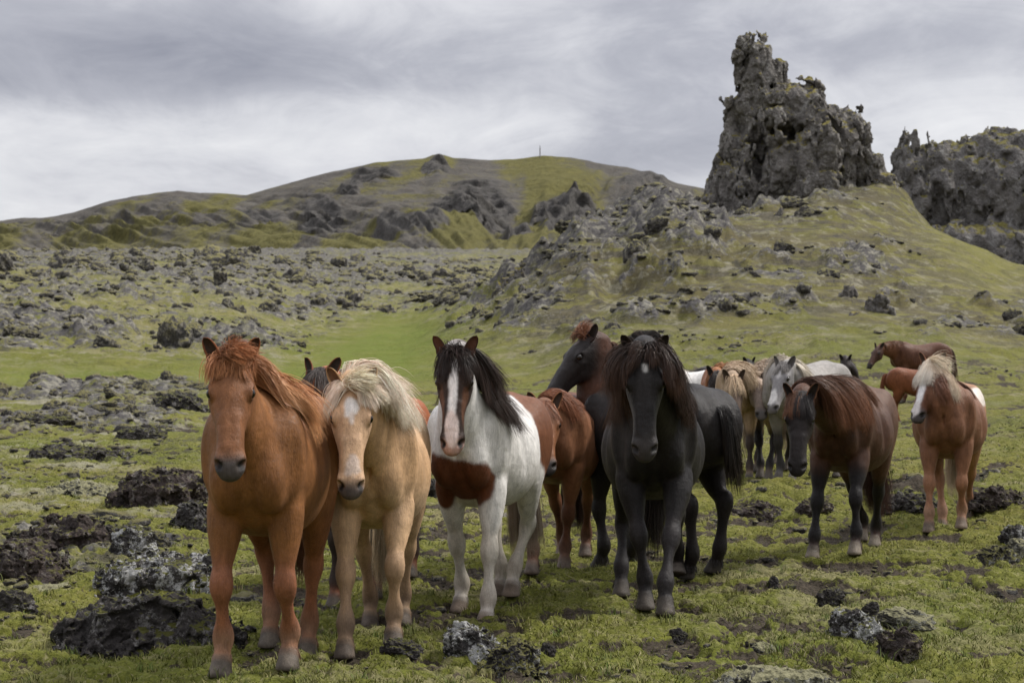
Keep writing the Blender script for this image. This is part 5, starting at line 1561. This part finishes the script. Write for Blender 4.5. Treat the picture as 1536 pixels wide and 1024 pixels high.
def build_horses():
    DK = (.016, .013, .012)
    WIND = (.28, .10, .06)
    # 1 chestnut in front
    c = (.200, .086, .031)
    pony('red chestnut pony with a ginger mane standing in front of the whole herd', 1.0, .0078, (347, 540, 8.60), (345, 712, 8.27),
         make_coat(c, muzzle=(.060, .050, .044), face=(.172, .072, .030), lower=(.22, .088, .044), pasterns=(.20, .12, .075), hoof=(.17, .14, .11), gloss=.55, muzzle_x=(.50, .575), rim=(.16, .13, .11), hind=(.180, .066, .023)),
         ((.22, .075, .03), (.045, .026, .018)), front=((432, 1003), (331, 1016)), hind=((461, 968), (404, 972)), seed=3, fur=52000, wind=WIND, head=.98, fat=.86, neck_w=.9,
         mane=[dict(n=3000, side=1, len=.42, c0=(.34, .130, .046), c1=(.64, .34, .155), up=.7, out=1.2, wind=1.0, spread=.09, t0=.30, stiff=.77, back=0), dict(n=1500, side=1, len=.46, c0=(.38, .150, .055), c1=(.68, .37, .175), up=.6, out=1.3, wind=.8, spread=.09, t0=.74, stiff=.76, back=-.1), dict(n=500, side=-1, len=.16, c0=(.21, .07, .028), c1=(.3, .12, .05), t0=.75)],
         forelock=[dict(n=900, side=0, len=.16, c0=(.26, .095, .034), c1=(.42, .19, .080), up=.7, fwd=.45, out=.7, mess=.40, wy=.034, clump=14, curl=.2), dict(n=700, side=1, len=.13, c0=(.25, .09, .034), c1=(.36, .15, .06), up=1.0, fwd=-.35, out=.25, mess=.4, wind=1.2, grav=.35)],
         tail=dict(n=1500, len=.90, c0=(.10, .038, .018), c1=(.20, .09, .045)))
    # 2 palomino
    c = (.47, .295, .160)
    pony('cream palomino pony with a white mane and a star, pressed against the chestnut', .97, .0078, (528, 580, 9.27), (526, 741, 9.0),
         make_coat(c, muzzle=(.085, .066, .060), face=(.45, .29, .175), belly=(.50, .345, .21), back=(.54, .40, .27), lower=(.36, .235, .14), lower_t=(.46, .62), pasterns=(.13, .092, .064), hoof=(.14, .11, .085), gloss=.35, muzzle_x=(.52, .60),
                   marks=(((.66, .62, .58), .145, .0, .055, .046, .6), ((.60, .52, .46), .215, .004, .040, .014, .3), ((.56, .44, .36), .46, .012, .07, .036, 1.3)), rim=(.2, .16, .14)),
         ((.46, .29, .15), (.15, .085, .048)), front=((590, 966), (517, 983)), hind=((604, 938), (555, 941)), seed=5, fur=52000, wind=WIND, head=.97, fat=.90,
         mane=[dict(n=2800, side=1, len=.38, c0=(.80, .60, .45), c1=(.92, .79, .66), up=1.1, out=.9, wind=.9, spread=.06, vary=.14, stiff=.76, back=0), dict(n=1600, side=1, len=.36, c0=(.82, .62, .47), c1=(.92, .80, .68), up=1.0, out=1.1, wind=.8, spread=.06, t0=.74, vary=.14, stiff=.76, back=-.1), dict(n=900, side=-1, len=.26, c0=(.82, .62, .47), c1=(.72, .60, .42), t0=.68, vary=.14)],
         forelock=[dict(n=900, side=1, y=.040, wy=.018, len=.16, c0=(.82, .62, .47), c1=(.92, .79, .66), up=.8, fwd=-.1, out=1.5, grav=.8, vary=.14, clump=16, mess=.2, curl=.2), dict(n=700, side=-1, y=-.034, wy=.016, len=.20, c0=(.82, .62, .47), c1=(.90, .77, .64), up=.8, fwd=-.1, out=1.5, grav=.8, vary=.14, clump=8, mess=.08),
                   dict(n=420, side=1, len=.15, c0=(.68, .56, .38), c1=(.78, .70, .54), up=1.0, fwd=-.4, out=.4, mess=.35, wind=1.5, grav=.3, vary=.14)],
         tail=dict(n=1300, len=.95, c0=(.50, .38, .24), c1=(.56, .45, .30)))
    # 3 bay mostly hidden
    pony('bay pony with a dark mane hidden behind the chestnut and the palomino', .98, .014, (484, 562, 11.6), (436, 650, 11.25),
         make_coat((.26, .075, .022), lower=(.03, .02, .016), gloss=.6), ((.16, .055, .022), (.03, .02, .015)), root=(556, 12.35), heading=-12, seed=7, wind=WIND,
         mane=[dict(n=1500, side=1, len=.34, c0=(.022, .016, .013), c1=(.060, .036, .024), up=1.2), dict(n=500, side=-1, len=.30, c0=(.022, .016, .013), c1=(.060, .036, .024))],
         forelock=[dict(n=300, side=0, len=.25, c0=(.022, .016, .013), c1=(.05, .03, .02))], tail=dict(n=700, len=.9, c0=(.02, .015, .012), c1=(.06, .035, .022)))
    # 4 pinto
    br = (.115, .040, .018)
    pony('white and brown pinto pony with a broad white blaze and a black mane', 1.0, .0078, (684, 529, 10.84), (677, 676, 10.6),
         make_coat((.66, .64, .61), muzzle=(.36, .235, .195), face=(.030, .018, .013), lower=(.50, .46, .40), pasterns=(.36, .31, .25), hoof=(.22, .17, .13), gloss=.2, vary=.06, muzzle_x=(.53, .585),
                   patches=(patch_ell(br, (.52, -.05, .82), (.20, .25, .19), .06), patch_ell(br, (.45, -.17, .72), (.16, .11, .16), .08), patch_ell((.15, .058, .026), (-.50, .16, 1.14), (.22, .36, .34), .06), neck_from((.055, .028, .018), .80, .92)),
                   marks=(((.70, .67, .65), .27, .0, .26, .026, .22), ((.70, .66, .63), .10, .006, .05, .042, .5), ((.62, .52, .48), .49, .0, .11, .043, .25), ((.10, .045, .024), .36, .072, .14, .022, .3), ((.10, .045, .024), .36, -.072, .14, .022, .3))),
         ((.05, .025, .016), (.10, .045, .03)), front=((728, 921), (689, 918)), hind=((767, 896), (748, 893)), seed=9, fur=52000, wind=(.3, 0, 0), head=.99, fat=.95,
         mane=[dict(n=2600, side=1, len=.52, stiff=.78, c0=(.018, .013, .011), c1=(.055, .030, .020), up=.8, t0=.50, spread=.035), dict(n=900, side=1, len=.30, c0=(.55, .50, .44), c1=(.42, .34, .26), up=.5, t0=.25, t1=.5, vary=.12), dict(n=700, side=-1, len=.30, c0=(.018, .013, .011), c1=(.06, .035, .02), t0=.62)],
         forelock=[dict(n=800, side=0, len=.20, c0=(.016, .012, .010), c1=(.035, .020, .014), up=.6, fwd=.30, out=1.0, mess=.2), dict(n=160, side=0, len=.12, c0=(.016, .012, .010), c1=(.04, .02, .015), up=1, fwd=-.2, out=.3, mess=.5, grav=.3)],
         tail=dict(n=1500, len=.92, c0=(.56, .50, .42), c1=(.30, .23, .17), sway=(.1, -.1)))
    # 5 bay behind the pinto
    pony('reddish brown pony half hidden behind the pinto, its head held low', .97, .010, (817, 610, 13.5), (822, 716, 13.05),
         make_coat((.165, .072, .034), muzzle=(.035, .03, .028), face=(.19, .080, .036), lower=(.085, .036, .020), lower_t=(.42, .6), pasterns=(.10, .055, .038), hoof=(.17, .13, .10), gloss=.5, back=(.125, .043, .019)), ((.2, .08, .03), (.05, .03, .02)),
         front=((846, 851), (798, 861)), hind=((878, 834), (842, 838)), seed=11, fur=30000, wind=WIND, roll=.0,
         mane=[dict(n=900, side=1, len=.30, c0=(.16, .055, .022), c1=(.28, .11, .05))], forelock=[dict(n=300, side=0, len=.2, c0=(.16, .055, .022), c1=(.25, .1, .045))],
         tail=dict(n=1400, len=1.0, c0=(.022, .014, .011), c1=(.055, .028, .016)))
    # 6 dark horse, head in profile
    pony('black pony with a rusty mane, head turned in profile above the reddish brown one', 1.04, .0095, (884, 508, 14.42), (814, 602, 14.22),
         make_coat((.0125, .0102, .0095), muzzle=(.032, .027, .026), face=(.017, .0135, .0125), neck=(.070, .030, .017), gloss=.6, hoof=(.08, .07, .06), marks=(((.22, .18, .17), .09, .0, .03, .02, .5),), lower=(.016, .013, .012)), ((.035, .02, .016), (.02, .014, .012)),
         root=(972, 14.0), heading=-142, seed=13, fur=30000, wind=(.5, .2, .15), fat=1.04,
         mane=[dict(n=1900, side=-1, len=.30, c0=(.09, .032, .014), c1=(.27, .100, .038), up=1.2, out=.4, wind=1.4, spread=.04), dict(n=600, side=1, len=.15, t0=.8, c0=(.09, .032, .014), c1=(.30, .110, .042), up=1.2, out=.3, wind=1.4), dict(n=1300, side=1, len=.27, t0=.5, t1=.92, c0=(.09, .032, .014), c1=(.32, .12, .046), up=.7, out=1.0, back=.5, wind=.6, spread=.05), dict(n=2600, side=1, len=.34, t0=.2, t1=.86, c0=(.09, .032, .014), c1=(.32, .120, .046), up=1.1, out=.8, back=.6, wind=1.2, spread=.06), dict(n=700, side=-1, len=.34, c0=(.06, .024, .012), c1=(.16, .06, .025))],
         forelock=[dict(n=320, side=-1, len=.17, c0=(.10, .036, .016), c1=(.26, .10, .04), up=.9, fwd=-.3, out=.4, wind=1.3, mess=.3, grav=.5)],
         tail=dict(n=300, len=.62, c0=(.012, .010, .009), c1=(.028, .018, .013), sway=(-.7, .35)))
    # 7 black horse walking
    c = (.0115, .0095, .0092)
    pony('glossy black pony with a small white star, walking toward the viewer', 1.03, .0078, (967, 528, 10.74), (967, 683, 10.53),
         make_coat(c, muzzle=(.038, .033, .031), face=(.0135, .0115, .011), gloss=.55, lower=(.018, .015, .015), hoof=(.105, .088, .072), vary=.22, marks=(((.56, .54, .52), .135, .004, .027, .017, 1.5),), rim=(.14, .115, .085)), ((.035, .024, .018), (.018, .013, .011)),
         front=((998, 921), (968, 923)), hind=((1016, 878), (932, 893)), lift=(0, 0, .09, 0), seed=15, fur=52000, wind=(.05, .15, .05), fat=.95, head=1.0,
         mane=[dict(n=2700, side=1, len=.46, c0=(.011, .009, .008), c1=(.048, .025, .015), up=.4, out=1.0, spread=.05, t0=.3, stiff=.68, back=-.05), dict(n=2700, side=-1, len=.46, c0=(.011, .009, .008), c1=(.070, .033, .017), up=.4, out=1.0, spread=.05, t0=.3, stiff=.68, back=-.05)],
         forelock=[dict(n=700, side=1, y=.042, wy=.020, len=.34, c0=(.014, .010, .009), c1=(.075, .036, .020), up=.7, fwd=-.45, out=1.7, clump=12, mess=.12, stiff=.74, grav=1.0), dict(n=700, side=-1, y=-.042, wy=.020, len=.34, c0=(.014, .010, .009), c1=(.075, .036, .02), up=.7, fwd=-.45, out=1.7, clump=12, mess=.12, stiff=.74, grav=1.0),
                   dict(n=800, side=0, len=.17, wy=.034, c0=(.016, .012, .010), c1=(.06, .030, .018), up=.55, fwd=-.55, out=.55, mess=.25, grav=.8)],
         tail=dict(n=1300, len=.98, c0=(.012, .010, .009), c1=(.03, .02, .015)))
    # 8 white pony far behind
    pony('white pony with a dark spot, mostly hidden behind the black ponies', .95, .02, (1010, 560, 26.5), (985, 615, 26.3),
         make_coat((.62, .60, .57), patches=(patch_ell((.06, .05, .045), (-.45, 0, 1.36), (.10, .12, .12)),), hoof=(.15, .12, .1), vary=.05), ((.5, .45, .4), (.2, .15, .12)), root=(1034, 27), heading=-118, seed=17, hair_n=.4, hair_w=.007,
         mane=[dict(n=600, side=0, len=.3, c0=(.5, .45, .4), c1=(.6, .55, .5))], tail=dict(n=500, len=.9, c0=(.5, .46, .4), c1=(.5, .46, .4)))
    # 9 bay with a black face
    pony('bay pony with a black face and tawny neck, beyond the rump of the black ones', .96, .014, (1075, 560, 23.0), (1077, 628, 22.7),
         make_coat((.22, .085, .035), face=(.022, .017, .015), neck=(.30, .125, .048), lower=(.05, .028, .018), hoof=(.12, .1, .08)), ((.03, .02, .016), (.02, .015, .012)), root=(1086, 23.7), heading=-4, seed=19, hair_n=.5, hair_w=.006,
         mane=[dict(n=800, side=0, len=.28, c0=(.28, .12, .045), c1=(.36, .17, .07))], forelock=[dict(n=300, side=0, len=.26, c0=(.016, .012, .011), c1=(.03, .02, .015))], tail=dict(n=500, len=.9, c0=(.03, .02, .015), c1=(.06, .03, .02)))
    # 10 black pony far away
    pony('black pony far behind the tawny necked bay, ears up', 1.0, .022, (1123, 543, 37.0), (1132, 583, 36.7),
         make_coat((.020, .016, .015)), ((.02, .016, .015), (.015, .012, .011)), root=(1093, 37.6), heading=62, seed=21, hair_n=.4, hair_w=.009,
         mane=[dict(n=500, side=0, len=.3, c0=(.012, .01, .009), c1=(.03, .022, .018))], forelock=[dict(n=200, side=0, len=.2, c0=(.012, .01, .009), c1=(.03, .022, .018))], tail=dict(n=300, len=.9, c0=(.012, .01, .009), c1=(.02, .015, .012)))
    # 11 two duns
    pony('pale dun pony with a blond forelock and a tiny star, looking past the black rump', .97, .013, (1100, 567, 20.9), (1107, 642, 20.6),
         make_coat((.36, .255, .170), face=(.155, .112, .086), neck=(.36, .265, .18), muzzle=(.06, .05, .045), lower=(.06, .045, .038), marks=(((.6, .57, .54), .17, .01, .016, .013, .2),), hoof=(.14, .12, .1)), ((.10, .06, .04), (.05, .035, .025)),
         root=(1112, 21.9), heading=-14, seed=23, hair_n=.6, hair_w=.006, wind=(.2, 0, 0),
         mane=[dict(n=1300, side=1, len=.42, c0=(.40, .29, .19), c1=(.52, .41, .28), vary=.18), dict(n=400, side=-1, len=.3, c0=(.38, .27, .18), c1=(.5, .39, .27))], forelock=[dict(n=450, side=0, len=.28, c0=(.44, .31, .19), c1=(.55, .42, .28), out=.6)], tail=dict(n=600, len=.92, c0=(.33, .24, .17), c1=(.40, .31, .22)))
    pony('greyish dun pony with black lower legs, nose lowered between the pale dun and the grey', .98, .013, (1133, 572, 21.3), (1144, 628, 20.8),
         make_coat((.27, .205, .155), face=(.20, .155, .125), neck=(.31, .235, .175), back=(.36, .275, .20), muzzle=(.09, .08, .075), lower=(.026, .022, .021), lower_t=(.34, .52), hoof=(.20, .17, .14)), ((.08, .055, .04), (.05, .035, .025)),
         front=((1153, 719), (1140, 717)), hind=((1182, 703), (1166, 705)), seed=25, hair_n=.6, hair_w=.006, wind=(.2, 0, 0), roll=.1,
         mane=[dict(n=1200, side=1, len=.40, c0=(.33, .25, .18), c1=(.45, .35, .26), vary=.18), dict(n=500, side=-1, len=.35, c0=(.33, .25, .18), c1=(.45, .35, .26))], forelock=[dict(n=300, side=0, len=.25, c0=(.35, .26, .19), c1=(.48, .37, .27))], tail=dict(n=600, len=.95, c0=(.30, .235, .17), c1=(.38, .30, .22)))
    # 12 grey
    pony('dapple grey pony with a silver mane and whitish rump, behind the dark brown pony', 1.0, .013, (1178, 548, 20.6), (1155, 617, 20.3),
         make_coat((.25, .232, .212), face=(.19, .18, .18), neck=(.25, .235, .218), hind=(.235, .22, .205), muzzle=(.10, .09, .085), muzzle_x=(.50, .60), lower=(.040, .036, .034), hoof=(.16, .14, .12), vary=.16, marks=(((.52, .50, .48), .46, .0, .10, .045, .8), ((.42, .40, .39), .17, 0, .05, .03, .8))), ((.16, .15, .145), (.10, .09, .085)),
         root=(1203, 21.2), heading=-42, seed=27, hair_n=.65, hair_w=.006, wind=(.3, 0, .1), gait=(.05, -.1, 0, .1),
         mane=[dict(n=1500, side=1, len=.40, c0=(.36, .31, .24), c1=(.55, .49, .40), up=1.0, vary=.18), dict(n=700, side=-1, len=.36, c0=(.36, .31, .24), c1=(.5, .44, .36), vary=.18)], forelock=[dict(n=350, side=0, len=.16, c0=(.12, .11, .105), c1=(.22, .20, .18), clump=60)], tail=dict(n=600, len=.95, c0=(.45, .40, .33), c1=(.5, .45, .38)))
    # 13 black youngster
    pony('small black pony facing the viewer, beyond the whitish rump of the grey', .88, .02, (1268, 538, 35.0), (1270, 578, 34.8),
         make_coat((.024, .018, .017)), ((.025, .019, .018), (.015, .012, .011)), root=(1253, 35.6), heading=38, seed=29, hair_n=.4, hair_w=.008,
         mane=[dict(n=500, side=0, len=.25, c0=(.014, .011, .010), c1=(.04, .025, .018))], tail=dict(n=300, len=.8, c0=(.014, .011, .01), c1=(.03, .02, .015)))
    # 14 dark brown
    pony('dark brown pony with a long rusty mane and lowered black head', 1.0, .0095, (1202, 594, 13.95), (1194, 712, 13.70),
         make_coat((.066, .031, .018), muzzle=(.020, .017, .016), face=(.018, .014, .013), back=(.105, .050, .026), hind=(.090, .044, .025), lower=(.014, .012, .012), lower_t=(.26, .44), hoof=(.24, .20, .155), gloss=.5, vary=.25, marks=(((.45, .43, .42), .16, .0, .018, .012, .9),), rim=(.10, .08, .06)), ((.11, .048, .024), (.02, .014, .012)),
         front=((1282, 834), (1219, 842)), hind=((1312, 820), (1293, 812)), seed=31, fur=30000, wind=(.22, 0, 0), fat=1.03,
         mane=[dict(n=3200, side=1, len=.56, c0=(.045, .020, .011), c1=(.20, .080, .034), up=.8, spread=.045, t0=.2), dict(n=600, side=-1, len=.28, c0=(.06, .026, .013), c1=(.16, .065, .03), t0=.6)],
         forelock=[dict(n=500, side=0, y=.015, len=.22, c0=(.014, .011, .010), c1=(.02, .014, .012), fwd=.7, up=.5, out=.1, mess=.1), dict(n=380, side=-1, y=-.03, len=.20, c0=(.09, .038, .018), c1=(.19, .08, .035), fwd=.6, up=.5, out=.5)],
         tail=dict(n=1500, len=1.0, c0=(.012, .010, .009), c1=(.075, .032, .016), sway=(.25, 0)))
    # 15, 16 far brown pair
    pony('brown pony far off in side view, neck stretched level to the left', 1.0, .022, (1319, 521, 41.5), (1301, 551, 41.2),
         make_coat((.085, .036, .020), face=(.05, .024, .016), neck=(.12, .05, .024), muzzle=(.025, .02, .018)), ((.05, .025, .016), (.02, .015, .012)), root=(1376, 42.0), heading=-84, seed=33, hair_n=.4, hair_w=.009,
         mane=[dict(n=500, side=0, len=.26, c0=(.12, .05, .022), c1=(.17, .075, .035))], tail=dict(n=300, len=.9, c0=(.05, .025, .015), c1=(.08, .04, .02)))
    pony('bright chestnut young pony far off, seen from behind the blond maned one', .79, .02, (1428, 585, 35.0), (1440, 622, 34.7),
         make_coat((.16, .056, .024), lower=(.20, .075, .032), muzzle=(.06, .04, .03)), ((.2, .07, .03), (.05, .03, .02)), root=(1377, 35.6), heading=82, seed=35, hair_n=.4, hair_w=.008,
         mane=[dict(n=400, side=0, len=.2, c0=(.2, .07, .025), c1=(.3, .12, .05))], tail=dict(n=300, len=.6, c0=(.16, .05, .02), c1=(.2, .07, .03)), gait=(.05, -.1, .12, -.15))
    # 17 blond maned chestnut
    wh = (.62, .56, .50)
    pony('chestnut pony with a blond mane, white blaze and white patch on the rump', 1.0, .0098, (1400, 546, 16.85), (1369, 638, 16.52),
         make_coat((.168, .077, .041), muzzle=(.060, .052, .050), face=(.105, .045, .026), neck=(.150, .067, .036), hind=(.30, .155, .080), lower=(.24, .115, .062), lower_t=(.40, .6), pasterns=(.27, .165, .105), hoof=(.22, .165, .12), gloss=.45,
                   patches=(patch_ell(wh, (-.42, .26, 1.22), (.16, .16, .09), .1, .3), patch_ell(wh, (-.60, .24, 1.08), (.07, .12, .17), .1, .3)),
                   marks=(((.60, .58, .57), .30, -.004, .26, .036, .3), ((.5, .46, .44), .52, -.01, .08, .05, .5))), ((.20, .085, .042), (.06, .035, .024)),
         front=((1442, 794), (1393, 797)), hind=((1452, 772), (1413, 777)), seed=37, fur=30000, wind=(.22, .05, .04), fat=1.0,
         mane=[dict(n=1500, side=1, len=.36, c0=(.58, .44, .31), c1=(.76, .65, .52), up=.35, out=1.1, t0=.62, vary=.15, wind=.6), dict(n=900, side=1, len=.22, c0=(.12, .05, .028), c1=(.2, .09, .05), t0=.25, t1=.7)],
         forelock=[dict(n=1500, side=0, len=.27, c0=(.68, .57, .44), c1=(.78, .71, .62), fwd=.8, up=.4, out=.2, wind=0, vary=.13, wy=.038), dict(n=140, side=1, len=.26, c0=(.6, .48, .34), c1=(.7, .6, .46), up=.6, fwd=-.2, out=.8, wind=1.5, grav=.5, mess=.25)],
         tail=dict(n=1000, len=.95, c0=(.45, .33, .22), c1=(.55, .43, .31)))
import time as _tm
_t = _tm.time()
def _lap(s):
    global _t
    print('LAP', s, round(_tm.time() - _t, 1)); _t = _tm.time()
build_world(); build_camera()
build_ground(); _lap('ground')
build_mountain(); build_mast(); _lap('mountain')
rocks_setup(); build_front_rocks(); _lap('front rocks')
build_field_rocks(); _lap('field rocks')
build_crags(); _lap('crags')
build_grass(); _lap('grass')
if 'build_horses' in globals():
    build_horses(); _lap('horses')
